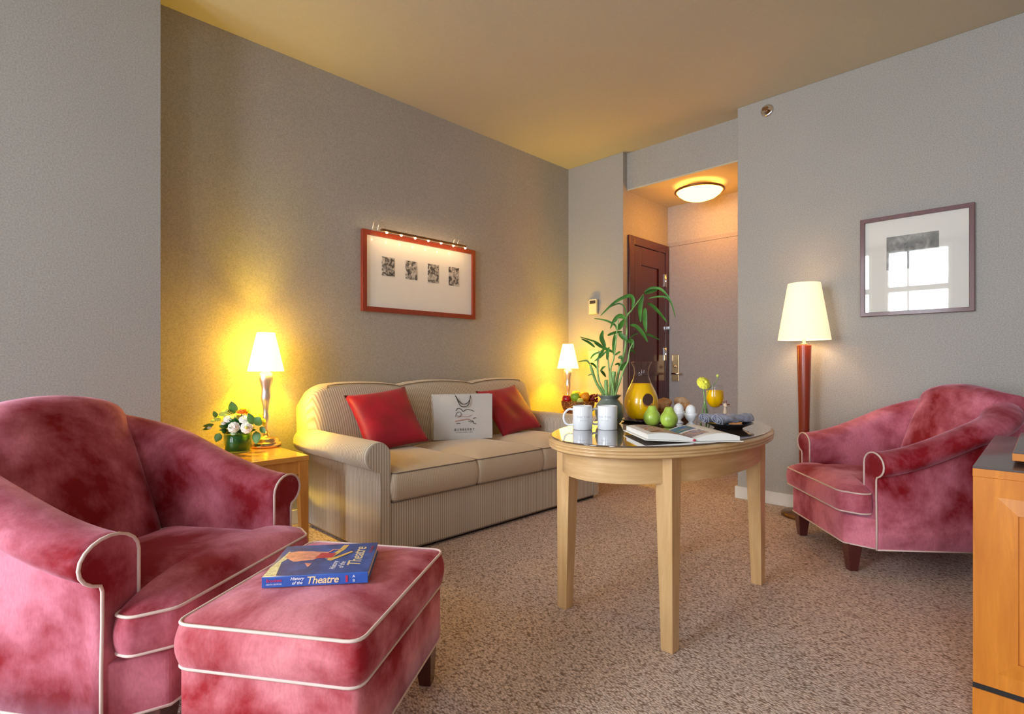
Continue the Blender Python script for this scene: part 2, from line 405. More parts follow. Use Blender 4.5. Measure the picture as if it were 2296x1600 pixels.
# ------------------------------------------------------------------ the room
H = 3.11; XR = 4.30; YL = 3.56; XF = 4.40; YV = 2.888; YE = 1.75; XB = 5.26; XW = -2.6; YB = -1.9; YC = 3.30
struct(MB().box(XW - 0.15, XB + 0.1, YB - 0.1, YL + 0.1, -0.1, 0).build('floor', 'carpet'))
struct(MB().box(XW - 0.15, XB + 0.1, YB - 0.1, YL + 0.1, H, H + 0.1).build('ceiling', 'ceiling'))
struct(MB().box(0.684, XF, YL, YL + 0.1, 0, H).build('wall_left', 'wall'))
struct(MB().box(XW, 0.684, YC, YL + 0.1, 0, H).build('wall_left_chase', 'wall'))
struct(MB().box(XF, XB, YV, YL + 0.1, 0, H).build('wall_far', 'wall', bevel=0.004))
struct(MB().box(XR, XB, YB, YE, 0, H).build('wall_right', 'wall', bevel=0.004))
struct(MB().box(XB, XB + 0.1, YB, YL + 0.1, 0, H).build('wall_entry', 'wall'))
struct(MB().box(4.47, XB, YE, YV, 2.765, H).build('wall_header', 'wall'))
struct(MB().box(4.474, XB, YE, YV, 2.75, 2.765).build('ceiling_entry', 'ceiling'))
struct(MB().box(XW, XB, YB - 0.1, YB, 0, H).build('wall_back', 'wall'))
mb = MB(); ys = [YB]
for ya, yb, za, zb in sorted(WINS):
    mb.box(XW - 0.15, XW, ys[-1], ya, 0, H); ys.append(yb)
    mb.box(XW - 0.15, XW, ya, yb, 0, za); mb.box(XW - 0.15, XW, ya, yb, zb, H)
mb.box(XW - 0.15, XW, ys[-1], YC + 0.3, 0, H)
struct(mb.build('wall_window', 'wall'))
for i, (ya, yb, za, zb) in enumerate(WINS):  # third frame belongs to the added, unseen window
    m = MB(); f = 0.05; x0, x1 = XW - 0.10, XW + 0.02
    m.box(x0, x1, ya, ya + f, za, zb); m.box(x0, x1, yb - f, yb, za, zb)
    m.box(x0, x1, ya + f, yb - f, za, za + f); m.box(x0, x1, ya + f, yb - f, zb - f, zb)
    m.box(x0 + 0.02, x1 - 0.02, ya + f, yb - f, 2.30, 2.39); m.box(x0 + 0.03, x1 - 0.05, yb - 0.34, yb - 0.31, za + f, zb - f)
    fr = struct(m.build('window_%d' % (i + 1), 'window_paint'))
    MB().box(XW - 0.07, XW - 0.065, ya + f, yb - f, za + f, zb - f).build('window_pane', 'glass', fr)
bh, bt = 0.095, 0.016
struct(MB().box(0.70, XF, YL - bt, YL, 0, bh).build('baseboard_left', 'white_paint', bevel=0.003))
struct(MB().box(XR - bt, XR, YB, YE, 0, bh).box(XR - bt, XB, YE, YE + bt, 0, bh).build('baseboard_right', 'white_paint', bevel=0.003))
struct(MB().box(XF - bt, XF, YV - bt, YL, 0, bh).box(XF, XF + 0.07, YV - bt, YV, 0, bh).build('baseboard_far', 'white_paint', bevel=0.003))

# mahogany closet door in the side wall of the entry
X0, X1, ZT = 4.478, 5.235, 2.325
fr = MB()
fr.box(X0, X0 + 0.085, YV - 0.025, YV, 0, ZT); fr.box(X1 - 0.06, X1, YV - 0.025, YV, 0, ZT); fr.box(X0 + 0.085, X1 - 0.06, YV - 0.025, YV, ZT - 0.085, ZT)
door = struct(MB().box(X0 + 0.09, X1 - 0.065, YV - 0.008, YV - 0.001, 0.01, ZT - 0.09).build('door_1', 'mahogany'))
fr.build('door_frame', 'mahogany', door, bevel=0.006)
m = MB(); a, b_ = X0 + 0.09, X1 - 0.065
for (p, q, r, s_) in ((a, a + 0.13, 0.01, ZT - 0.09), (b_ - 0.13, b_, 0.01, ZT - 0.09), (a + 0.13, b_ - 0.13, ZT - 0.27, ZT - 0.09), (a + 0.13, b_ - 0.13, 0.01, 0.25), (a + 0.13, b_ - 0.13, 0.95, 1.1)):
    m.box(p, q, YV - 0.020, YV - 0.008, r, s_)
m.build('stile_frame', 'mahogany', door, bevel=0.006)
for zz in (1.95, 1.17, 0.3):
    m = MB(); m.box(b_ - 0.035, b_ + 0.02, YV - 0.027, YV - 0.019, zz - 0.065, zz + 0.065); m.tube([(b_ - 0.002, YV - 0.030, zz - 0.07), (b_ - 0.002, YV - 0.030, zz + 0.07)], 0.006)
    m.build('hinge', 'chrome', door)
# taupe entry door on the end wall
d2 = struct(MB().box(XB - 0.022, XB - 0.001, 1.93, 2.862, 0.01, 2.315).build('door_2', 'door_taupe', bevel=0.004))
m = MB(); m.box(XB - 0.012, XB - 0.0005, 1.87, 1.93, 0, 2.36); m.box(XB - 0.012, XB - 0.0005, 1.93, 2.862, 2.32, 2.36); m.build('door_frame', 'door_taupe', d2)
lk = MB().box(XB - 0.032, XB - 0.022, 2.745, 2.825, 0.885, 1.165).build('lock_plate', 'brass', d2, bevel=0.004)
m = MB(); m.tube([(XB - 0.03, 2.79, 0.965), (XB - 0.085, 2.79, 0.965)], 0.010); m.tube([(XB - 0.08, 2.80, 0.965), (XB - 0.08, 2.70, 0.965)], 0.011)
m.build('door_handle', 'chrome', d2)
MB().ball((XB - 0.036, 2.785, 1.04), 0.016).build('deadbolt', 'chrome', d2)
MB().box(XB - 0.06, XB - 0.022, 2.835, 2.86, 1.435, 1.465).tube([(XB - 0.05, 2.848, 1.45), (XB - 0.05, 2.886, 1.45)], 0.006).build('security_latch', 'chrome', d2)

# ------------------------------------------------------------------ ceiling lamp in the entry
cl = thing('ceiling_light', 'round glowing glass bowl light with bronze rim under the entry ceiling', 'ceiling light', (4.80, 2.31, 2.75))
MB().lathe([(0.06, 0.0), (0.06, -0.035), (0.14, -0.045), (0.0, -0.046)]).build('base', 'bronze', cl)
MB().lathe_open([(0.205, -0.045), (0.222, -0.05), (0.226, -0.062), (0.215, -0.07), (0.205, -0.065), (0.205, -0.045)], seg=48).build('rim', 'bronze', cl)
MB().lathe([(0.206, -0.060), (0.19, -0.085), (0.15, -0.115), (0.09, -0.138), (0.0, -0.146)], seg=48).build('glass_bowl', 'bowl_glow', cl)
light('POINT', 'entry_lamp_light', (4.80, 2.31, 2.45), 9.0, (1.0, 0.33, 0.0), radius=0.1)

# ------------------------------------------------------------------ wall fittings
sp = thing('fire_sprinkler', 'round chrome sidewall fire sprinkler high on the right wall near ceiling', 'sprinkler', (XR, 1.523, 3.015))
RX = Matrix.Rotation(-PI / 2, 4, 'Y')
MB().lathe([(0.048, 0.0), (0.046, 0.008), (0.030, 0.014), (0.022, 0.008), (0.0, 0.006)], RX).build('escutcheon', 'chrome', sp)
m = MB(); m.tube([(0, 0, 0), (-0.035, 0, 0)], 0.009); m.box(-0.05, -0.047, -0.02, 0.02, -0.012, 0.012)
m.tube([(-0.02, 0.012, 0), (-0.048, 0.012, 0)], 0.002); m.tube([(-0.02, -0.012, 0), (-0.048, -0.012, 0)], 0.002); m.build('sprinkler_head', 'bronze', sp)
th = thing('thermostat', 'grey wall thermostat with glass cover on the far wall', 'thermostat', (XF, 3.23, 1.64))
MB().box(-0.022, 0, -0.055, 0.065, -0.075, 0.07).build('body', 'plastic_grey', th, bevel=0.006)
MB().box(-0.045, -0.022, -0.062, 0.03, -0.07, 0.075).build('cover', 'plastic_pale', th, bevel=0.004)
MB().box(-0.048, -0.045, -0.05, 0.02, 0.03, 0.06).build('dial', 'black_ink', th)
tag(MB().box(XF - 0.012, XF, 3.17, 3.29, 1.03, 1.20).build('lit_patch_card', 'plastic_pale', bevel=0.003), 'pale card standing in for a lit patch on the far wall behind the bamboo leaves', 'lit patch')  # light patch on the wall, made as a pale card

# ------------------------------------------------------------------ picture with lamp over sofa
pc = thing('framed_picture', 'wide red wood frame with four small grey photographs above the sofa', 'picture', (2.535, YL, 1.757))
W2, H2, FW = 0.545, 0.300, 0.036
m = MB()
def frame(m, w2, h2, fw, d, ax='y'):
    o_ = [(-w2, -h2), (w2, -h2), (w2, h2), (-w2, h2)]; i_ = [(-w2 + fw, -h2 + fw), (w2 - fw, -h2 + fw), (w2 - fw, h2 - fw), (-w2 + fw, h2 - fw)]
    for k in range(4):
        q = [o_[k], o_[(k + 1) % 4], i_[(k + 1) % 4], i_[k]]
        vs = [(x, -d, z) for x, z in q] + [(x, 0, z) for x, z in q]
        if ax == 'x': vs = [(y, -x, z) for x, y, z in vs]
        m.add(vs, [(0, 1, 2, 3), (7, 6, 5, 4), (0, 4, 5, 1), (1, 5, 6, 2), (2, 6, 7, 3), (3, 7, 4, 0)], False)
    return m
frame(m, W2, H2, FW, 0.03).build('frame', 'frame_red', pc, bevel=0.002)
MB().box(-W2 + FW, W2 - FW, -0.014, -0.002, -H2 + FW, H2 - FW).build('mat_board', 'mat_board', pc)
for px, (pa, pb) in zip((868, 920, 969, 1015), ((577, 619), (586, 627), (593, 634), (600, 641))):
    dx = px - CX; t = YL * R2 / (F - dx); X = t * (F + dx) / R2 - 2.535; za = CAMH + (HY - pb) * t - 1.757; zb = CAMH + (HY - pa) * t - 1.757
    MB().box(X - 0.055, X + 0.055, -0.0165, -0.014, za, zb).build('photograph', 'photo_grey', pc)
pl = thing('picture_light', 'slim metal picture light bar with six small bulbs above the red frame', 'picture light', (2.535, YL, 2.06))
MB().box(-0.45, 0.355, -0.135, -0.112, -0.022, -0.004).build('bar', 'bronze', pl, bevel=0.004)
for sx in (-0.43, 0.335):
    m = MB()
    for k in (-0.022, 0.022):
        m.tube(spline([Vector(q) for q in [(sx + k, -0.001, 0.0), (sx + k, -0.03, 0.060), (sx + k, -0.08, 0.055), (sx + k, -0.122, -0.008)]], 6), 0.0028)
    m.box(sx - 0.028, sx + 0.028, -0.01, 0, -0.0, 0.012); m.build('bracket', 'steel', pl)
for k in range(7):
    x = -0.40 + k * 0.125
    if x > 0.36: continue
    MB().lathe([(0, -0.032), (0.006, -0.031), (0.009, -0.024), (0.009, -0.020), (0, -0.020)], Matrix.Translation((x, -0.122, 0)), 12).build('bulb', 'bulb', pl)
    light('POINT', 'picture_bulb_light', (2.535 + x, YL - 0.122, 2.018), 0.28, (1.0, 0.60, 0.26), radius=0.008)

# picture on the right wall
pr = thing('framed_picture', 'plum framed print behind reflecting glass above the right armchair', 'picture', (XR, 0.6075, 1.72))
frame(MB(), 0.2975, 0.330, 0.026, 0.028, 'x').build('frame', 'frame_plum', pr, bevel=0.002)
MB().box(-0.010, -0.001, -0.272, 0.272, -0.305, 0.305).build('mat_board', 'mat_board', pr)
MB().box(-0.0115, -0.010, -0.125, 0.15, -0.03, 0.19).build('print', 'photo_strip', pr)
MB().box(-0.016, -0.013, -0.272, 0.272, -0.305, 0.305).build('glass', 'picture_glass', pr)

# ------------------------------------------------------------------ armchairs
def armchair(loc, rz, label):
    t = thing('armchair', label, 'armchair', loc, rz, 'pair of velvet armchairs')
    a, y0, yb, rc = 0.355, -0.36, 0.33, 0.22
    path = []
    L1 = yb - rc - y0; n1 = 16
    for i in range(n1): path.append((-a, y0 + L1 * i / n1, -1, 0))
    for i in range(13):
        an = PI - (PI / 2) * i / 12; path.append((-a + rc + rc * math.cos(an), yb - rc + rc * math.sin(an), math.cos(an), math.sin(an)))
    for i in range(1, 12): path.append((-a + rc + (2 * a - 2 * rc) * i / 12, yb, 0, 1))
    path += [(-x, y, -nx, ny) for x, y, nx, ny in reversed(path[:29])]
    S_ = [0.0]
    for p, q in zip(path, path[1:]): S_.append(S_[-1] + math.hypot(q[0] - p[0], q[1] - p[1]))
    tot = S_[-1]
    def prof(h, rs=1.0):
        z0 = 0.145; rx, rz_ = 0.085 * rs, 0.062; nc = 0.03; P = [(-0.055, z0), (-0.055, 0.28), (-0.055, 0.42)]
        P.append((-0.055, max(0.45, h - rz_ - 0.04)))
        for k in range(0, 15):
            an = PI - (PI + 1.25) * k / 14; P.append((nc + rx * math.cos(an), h - rz_ + rz_ * math.sin(an)))
        P += [(0.052, h - 2 * rz_ - 0.012), (0.052, h * 0.55 + 0.06), (0.055, 0.28), (0.055, z0)]
        return P
    rows = []
    for (x, y, nx, ny), s in zip(path, S_):
        d = min(s, tot - s); h = 0.626 + (0.905 - 0.626) * (0.25 * (d / 0.85) + 0.75 * smooth(d / 0.85) if d < 0.85 else 1.0)
        rows.append([(x + nx * n_, y + ny * n_, z) for n_, z in prof(h)])
    m = MB(); m.grid(rows, closed=True)
    m.add(rows[0], [tuple(range(len(rows[0])))], False); m.add(rows[-1], [tuple(range(len(rows[0])))[::-1]], False)
    m.build('shell', 'velvet', t)
    # base with chamfered front
    base = [(-0.40, -0.355), (-0.30, -0.465), (0.30, -0.465), (0.40, -0.355), (0.40, -0.30), (0.30, 0.25), (-0.30, 0.25), (-0.40, -0.30)]
    MB().prism(round_poly(base, 0.012, 3), 0.145, 0.295).build('base', 'velvet', t, bevel=0.008)
    # back pad
    m = MB(); rows = []
    nu = 24
    for i in range(nu + 1):
        u = -1 + 2 * i / nu; e = abs(u) ** 6; zt = 0.957 - 0.045 * u * u; col = []
        for k in range(11):
            v = k / 10; W = 0.30 - 0.03 * v; x = u * W
            y = 0.07 + 0.15 * v - 0.035 * math.sin(PI * min(1, v * 1.0)) * (1 - u * u) + 0.05 * e
            col.append((x, y, 0.36 + (zt - 0.075 - 0.36) * v))
        yc = col[-1][1]
        for k in range(1, 10):
            an = PI - PI * 0.95 * k / 9; col.append((u * 0.27, yc + 0.10 + 0.10 * math.cos(an), zt - 0.075 + 0.075 * math.sin(an)))
        col.append((u * 0.27, yc + 0.20, 0.70)); rows.append(col)
    m.grid(rows); m.add(rows[0], [tuple(range(len(rows[0])))], False); m.add(rows[-1], [tuple(range(len(rows[0])))[::-1]], False)
    m.build('back_cushion', 'velvet', t)
    # T cushion
    out = [(-0.292, 0.11), (-0.292, -0.352), (-0.378, -0.368), (-0.385, -0.42), (-0.31, -0.495), (0.31, -0.495), (0.385, -0.42), (0.378, -0.368), (0.292, -0.352), (0.292, 0.11)]
    out = round_poly(out, [0.03, 0.008, 0.015, 0.02, 0.02, 0.02, 0.02, 0.015, 0.008, 0.03], 3)
    m, P = cushion_mesh(out, (0, -0.345), 0.315, 0.415, 0.055, 0.012, 0.008, 0.006)
    sc = m.build('seat_cushion', 'velvet', t)
    m = MB()
    for z in (0.316, 0.416): m.tube([(x, y, z) for x, y in P], 0.0044, 6, True)
    m.build('piping', 'piping', sc)
    m = MB()
    def capline(side):
        pts = [(side * (a + n_), y0 - 0.003, z) for n_, z in prof(0.626)]
        return pts[2:]
    for sd in (-1, 1): m.tube(capline(sd), 0.0046, 6)
    m.tube([(x, y, 0.147) for x, y in resample(base[:4], 0.05)[:-6]], 0.004, 6)
    for sd in (-1, 1): m.tube([(sd * 0.411, -0.36, 0.147), (sd * 0.411, -0.1, 0.147), (sd * 0.411, 0.11, 0.147)], 0.004, 6)
    m.build('piping', 'piping', t)
    for sx, sy in ((-0.285, -0.415), (0.285, -0.415), (-0.30, 0.26), (0.30, 0.26)):
        ky = 0.0 if sy < 0 else 0.02
        MB().frustum((sx, sy + ky, 0), (0.021, 0.021), (sx, sy, 0.146), (0.036, 0.036)).build('leg', 'dark_leg', t, bevel=0.003)
    return t
ac = armchair((0.357, 2.233, 0), math.radians(34.4), 'pink red velvet armchair with cream piping in the near corner behind the ottoman')
dup(ac, (3.70, 0.583, 0), math.radians(220), 'red velvet armchair with cream piping beside the tall floor lamp')

# ------------------------------------------------------------------ ottoman
ot = thing('ottoman', 'square pink velvet ottoman with cream piping in front of the near armchair', 'ottoman', (0.735, 1.487, 0), math.radians(34.4))
ow, od = 0.31, 0.245
out = round_poly([(-ow, -od), (ow, -od), (ow, od), (-ow, od)], 0.04, 5)
m, P = cushion_mesh(out, (0, 0), 0.325, 0.432, 0.030, 0.014, 0.004, 0.004)
oc = m.build('seat_cushion', 'ottoman_velvet', ot)
m = MB()
for z in (0.326, 0.433): m.tube([(x, y, z) for x, y in P], 0.0044, 6, True)
m.build('piping', 'piping', oc)
bp_ = round_poly([(-ow + .004, -od + .004), (ow - .004, -od + .004), (ow - .004, od - .004), (-ow + .004, od - .004)], 0.03, 4)
MB().prism(bp_, 0.145, 0.322, smooth=True).build('base', 'ottoman_velvet', ot)
MB().tube([(x, y, 0.147) for x, y in bp_], 0.004, 6, True).build('piping', 'piping', ot)
for sx in (-1, 1):
    for sy in (-1, 1):
        MB().frustum((sx * (ow - 0.045), sy * (od - 0.045), 0), (0.02, 0.02), (sx * (ow - 0.05), sy * (od - 0.05), 0.146), (0.033, 0.033)).build('leg', 'dark_leg', ot, bevel=0.003)

# ------------------------------------------------------------------ book on ottoman
ang = math.atan2(-0.608, 0.794)
bl, bw, bt_ = 0.28, 0.245, 0.030
c0 = Vector((0.545, 1.502, 0)) + Vector((0.794, -0.608, 0)) * (bl / 2) + Vector((0.608, 0.794, 0)) * (bw / 2)
bk = thing('book', 'thick blue hardback theatre history book lying on the pink ottoman', 'book', (c0.x, c0.y, 0.4635), ang)
m = MB(); m.box(-bl / 2, bl / 2, -bw / 2, bw / 2, 0, 0.003); m.box(-bl / 2, bl / 2, -bw / 2 + 0.003, bw / 2, bt_ - 0.003, bt_)
m.build('cover', 'cover_blue', bk, bevel=0.001)
MB().box(-bl / 2, bl / 2, -bw / 2 - 0.002, -bw / 2 + 0.003, 0, bt_ + 0.0003).build('spine', 'spine_blue', bk, bevel=0.0015)
MB().box(-bl / 2 + 0.004, bl / 2 - 0.004, -bw / 2 + 0.003, bw / 2 - 0.004, 0.003, bt_ - 0.003).build('pages', 'paper', bk)
def put(txt, size, M, mat, parent, name='title', shear=0.0, spacing=1.0, offset=0.0, sx=1.0):
    vs, fs = text_mesh(txt, size, shear, spacing, offset)
    vs = [(x * sx, y, z) for x, y, z in vs]
    return MB().add(vs, fs, False, M).build(name, mat, parent, weld=False)
zt = bt_ + 0.0006
MC = lambda x, y, z=zt: Matrix.Translation((x, y, z)) @ Matrix.Rotation(PI / 2, 4, 'Z')
put('Theatre', 0.052, MC(0.093, 0.005), 'ink_cream', bk, 'cover_title', 0.25, 0.95, 0.0006)
put('History\nof the', 0.022, MC(0.048, -0.062), 'ink_white', bk, 'cover_subtitle', 0.3, 0.95, 0.0003)
put('Brockett', 0.016, MC(0.126, 0.06), 'ink_red', bk, 'author_name', 0.1)
MS = lambda x, z=bt_ / 2: Matrix.Translation((x, -bw / 2 - 0.0036, z)) @ Matrix.Rotation(PI / 2, 4, 'X')
put('Theatre', 0.028, MS(0.018), 'ink_cream', bk, 'spine_title', 0.25, 0.95, 0.0004)
put('History\nof the', 0.0115, MS(-0.048, bt_ / 2 + 0.001), 'ink_white', bk, 'spine_subtitle', 0.3, 1.0, 0.0002)
put('Brockett', 0.0115, MS(-0.108, bt_ / 2 + 0.004), 'ink_red', bk, 'spine_author', 0.1, 1.0, 0.0002)
put('NINTH EDITION', 0.0055, MS(-0.108, bt_ / 2 - 0.006), 'ink_white', bk, 'spine_edition')
put('A\nB', 0.0115, MS(0.102), 'ink_white', bk, 'publisher_mark')
MB().box(0.080, 0.086, -bw / 2 - 0.0034, -bw / 2 - 0.002, 0.006, 0.024).build('spine_band', 'ink_red', bk)
def flat(pts, mat, name, parent, z=zt, h=0.0004):
    MB().prism(pts, z - h, z).build(name, mat, parent)
flat([(-0.138, -0.118), (-0.105, -0.118), (-0.118, -0.02), (-0.095, 0.045), (-0.120, 0.07), (-0.128, 0.0), (-0.137, -0.06)], 'ink_lace', 'lace_figure', bk)
flat([(-0.118, 0.02), (-0.085, -0.02), (-0.03, -0.01), (0.0, 0.02), (0.002, 0.05), (-0.04, 0.06), (-0.09, 0.07), (-0.118, 0.06)], 'ink_pink', 'dancer_figure', bk, zt + 0.0003)
flat([(-0.03, 0.0), (0.02, 0.0), (0.025, 0.035), (-0.02, 0.045)], 'ink_red', 'red_sash', bk, zt + 0.0006)
flat([(0.0, -0.002), (0.018, -0.006), (0.046, 0.07), (0.052, 0.110), (0.036, 0.108), (0.026, 0.06)], 'ink_gold', 'gold_panel', bk, zt + 0.0003)
flat([(0.008, -0.016), (0.022, -0.026), (0.074, 0.042), (0.068, 0.050), (0.030, 0.006), (0.012, -0.004)], 'ink_gold', 'gold_sleeve', bk, zt + 0.0006)
flat([(-0.050, -0.035), (-0.028, -0.040), (-0.034, -0.068)], 'ink_pink', 'pink_fan', bk, zt + 0.0003)
flat([(0.0, 0.05), (0.01, 0.075), (0.035, 0.070), (0.034, 0.064), (0.012, 0.068), (0.006, 0.048)], 'ink_pink', 'arm_figure', bk, zt + 0.0006)

# ------------------------------------------------------------------ sofa
so = thing('sofa', 'beige striped three seat sofa with rolled arms against the left wall', 'sofa', (2.535, 3.0, 0))
def sx_(v): return v - 2.535
MB().box(sx_(1.60), sx_(3.47), -0.445, 0.50, 0.022, 0.302).build('base', 'sofa_front', so, bevel=0.008)
MB().box(sx_(1.57), sx_(3.50), -0.42, 0.48, 0.0, 0.024).build('plinth', 'black_gap', so)
hem = MB(); hem.tube([(sx_(1.543), 0.5, 0.024), (sx_(1.543), -0.447, 0.024), (sx_(3.527), -0.447, 0.024), (sx_(3.527), 0.5, 0.024)], 0.004, 6)
hem.build('hem_piping', 'sofa_piping', so)
def sofa_arm(sd):
    xi = -0.925 * 1.0; P = [(0.0, 0.28), (0.0, 0.5)]         # n outward from inner face
    for k in range(0, 17):
        an = PI - (PI + 1.2) * k / 16; P.append((0.082 + 0.082 * math.cos(an), 0.570 + 0.078 * math.sin(an)))
    P += [(0.072, 0.482), (0.068, 0.40), (0.068, 0.25), (0.068, 0.024), (0.0, 0.024)]
    rows = []
    for y, k in ((-0.455, 0.84), (-0.450, 0.93), (-0.440, 0.98), (-0.42, 1.0), (-0.2, 1.0), (0.1, 1.0), (0.45, 1.0)):
        rows.append([(sd * (0.925 - 0.0 + (n_ - 0.05) * k + 0.05), y, 0.024 + (z - 0.024) * (1 - (1 - k) * 0.06)) for n_, z in P])
    m = MB(); m.grid(rows, closed=True); m.add(rows[0], [tuple(range(len(P)))], False); m.add(rows[-1], [tuple(range(len(P)))[::-1]], False)
    o = m.build('arm', 'sofa_side', so)
    m = MB(); m.add([(x, y - 0.0015, z) for x, y, z in rows[0]], [tuple(range(len(P)))], False); m.build('arm_front', 'sofa_front', o)
sofa_arm(-1); sofa_arm(1)
# back with three humps
m = MB(); rows = []; seams = []; nx = 60; xa, xb = sx_(1.50), sx_(3.59)
for i in range(nx + 1):
    x = xa + (xb - xa) * i / nx; u = (x - xa) / (xb - xa) * 3
    hump = abs(math.sin(PI * u)) ** 0.7; zt_ = 0.917 + 0.030 * hump
    e = min(x - xa, xb - x); r = 0.13
    if e < r: zt_ -= (r - math.sqrt(max(0, r * r - (r - e) ** 2))) * 0.8
    col = []
    eb = 0.03 * max(0, 1 - e / 0.06) ** 2
    for k in range(9):
        v = k / 8; col.append((x, 0.295 + 0.055 * v - 0.02 * math.sin(PI * v) + eb, 0.40 + (zt_ - 0.05 - 0.40) * v))
    yc = col[-1][1]
    for k in range(1, 9):
        an = PI - PI * 0.9 * k / 8; col.append((x, yc + 0.075 + 0.075 * math.cos(an), zt_ - 0.05 + 0.05 * math.sin(an)))
    seams.append(Vector((x, yc + 0.012, zt_ - 0.012)))
    zb_ = 0.56 if e < 0.05 else 0.30; col = [(a_, b_, max(z_, zb_)) for a_, b_, z_ in col]; col.append((x, 0.52, zb_)); col.append((x, 0.30, zb_)); rows.append(col)
m.grid(rows, closed=True); m.add(rows[0], [tuple(range(len(rows[0])))], False); m.add(rows[-1], [tuple(range(len(rows[0])))[::-1]], False)
bo = m.build('back', 'sofa_front', so, bevel=0.0)
inner = [seams[3] + Vector((0.0, -0.02, -0.30)), seams[3] + Vector((0, -0.018, -0.12))] + seams[4:-4] + [seams[-4] + Vector((0, -0.018, -0.12)), seams[-4] + Vector((0.0, -0.02, -0.30))]
MB().tube(inner, 0.0035, 6).build('back_piping', 'sofa_piping', bo)
for k in range(3):
    x0 = sx_(1.615) + k * 0.616; x1 = x0 + 0.610
    out = round_poly([(x0, -0.468), (x1, -0.468), (x1, 0.285), (x0, 0.285)], 0.03, 4)
    mm, P = cushion_mesh(out, ((x0 + x1) / 2, -0.09), 0.312, 0.465, 0.045, 0.020, 0.004, 0.004)
    sc = mm.build('seat_cushion', 'sofa_seat', so)
    m = MB()
    for z in (0.313, 0.466): m.tube([(x, y, z) for x, y in P], 0.0036, 6, True)
    m.build('cushion_piping', 'sofa_piping', sc)

# pillows
def pillow(loc, rot, label, wd=0.46, th=0.062):
    m = MB(); n = 18
    for sd in (-1, 1):
        rows = []
        for i in range(n + 1):
            u = -1 + 2 * i / n; row = []
            for j in range(n + 1):
                v = -1 + 2 * j / n
                x = wd / 2 * u * (1 - 0.07 * (1 - v * v)); z = wd / 2 * v * (1 - 0.07 * (1 - u * u))
                tt = th * ((1 - u ** 4) * (1 - v ** 4)) ** 0.6 + 0.004 * math.sin(7 * u + 3 * v) * (1 - u * u) * (1 - v * v)
                row.append((x, sd * tt, z + wd / 2))
            rows.append(row)
        m.grid(rows)
    o = m.build('throw_pillow', 'red_satin', None, loc, rot)
    return tag(o, label, 'pillow', 'red throw pillows on the sofa')
pillow((1.98, 3.03, 0.512), (math.radians(-36), math.radians(-6), math.radians(-4)), 'red satin throw pillow leaning by the left arm of the sofa')
pillow((3.16, 3.03, 0.512), (math.radians(-40), math.radians(-5), math.radians(0)), 'red satin throw pillow partly behind the white shopping bag')

# shopping bag
ba = math.atan2(-0.206, 0.411)
sb = thing('shopping_bag', 'white paper shopping bag with black cord handles standing on the sofa', 'bag', (2.60, 3.135, 0.505), ba)
m = MB(); bw2, bd2, bh_ = 0.225, 0.048, 0.335
vs = []
for z, kx, ky in ((0, 1.0, 1.0), (0.03, 1.0, 1.05), (0.2, 1.0, 0.9), (bh_, 1.01, 0.75)):
    vs.append([(-bw2 * kx, -bd2 * ky, z), (0, -bd2 * ky - 0.004, z), (bw2 * kx, -bd2 * ky, z), (bw2 * kx - (0.012 if z > 0.1 else 0), 0, z), (bw2 * kx, bd2 * ky, z), (0, bd2 * ky, z), (-bw2 * kx, bd2 * ky, z), (-bw2 * kx + (0.012 if z > 0.1 else 0), 0, z)])
m.grid(vs, closed=True, smooth=False); m.add(vs[0], [tuple(range(8))], False)
b0 = m.build('body', 'bag_paper', sb); md = b0.modifiers.new('t', 'SOLIDIFY'); md.thickness = 0.001
for k, dep in ((0, 0.0), (1, 0.02)):
    pts = [(-0.065, -0.030, bh_ + 0.002), (-0.052, -0.050, bh_ - 0.03), (-0.03, -0.062, bh_ - 0.06 - dep), (0.0, -0.064, bh_ - 0.072 - dep), (0.032, -0.062, bh_ - 0.058 - dep), (0.05, -0.050, bh_ - 0.03), (0.055, -0.030, bh_ + 0.002)]
    MB().tube(spline([Vector(p) for p in pts], 6), 0.0028, 6).build('handle', 'cord_black', sb)
tilt = Matrix.Translation((0, -bd2 * 1.05 - 0.0075, 0)) @ Matrix.Rotation(PI / 2 - 0.035, 4, 'X')
put('BURBERRY', 0.026, tilt @ Matrix.Translation((0.005, 0.072, 0)), 'black_ink', sb, 'lettering', 0, 1.35, sx=1.0)
put('ESTABLISHED 1856', 0.011, tilt @ Matrix.Translation((0.005, 0.052, 0)), 'black_ink', sb, 'small_lettering', 0, 1.45)
def stroke(pts, r, mat, name):
    MB().tube(spline([tilt @ Vector((x, y, 0.0)) for x, y in pts], 5), r, 5).build(name, mat, sb)
stroke([(-0.06, 0.215), (-0.045, 0.232), (-0.02, 0.225), (-0.005, 0.208), (0.02, 0.222), (0.055, 0.217), (0.078, 0.207)], 0.0022, 'black_ink', 'emblem_stroke')
stroke([(-0.062, 0.17), (-0.055, 0.195), (-0.035, 0.205), (-0.018, 0.19), (-0.03, 0.172), (-0.05, 0.178)], 0.0016, 'black_ink', 'emblem_stroke')
stroke([(0.035, 0.135), (0.055, 0.128), (0.070, 0.135), (0.075, 0.118), (0.095, 0.112)], 0.0022, 'black_ink', 'emblem_stroke')
stroke([(-0.055, 0.118), (-0.04, 0.121), (-0.025, 0.118)], 0.002, 'black_ink', 'emblem_stroke')
stroke([(0.072, 0.152), (0.085, 0.158), (0.096, 0.156)], 0.002, 'black_ink', 'emblem_stroke')
stroke([(-0.068, 0.137), (-0.03, 0.142), (0.0, 0.146), (0.03, 0.150), (0.055, 0.140)], 0.0035, 'foil', 'emblem_foil')
stroke([(-0.05, 0.165), (-0.01, 0.172), (0.03, 0.168), (0.06, 0.18)], 0.0015, 'foil', 'emblem_foil')

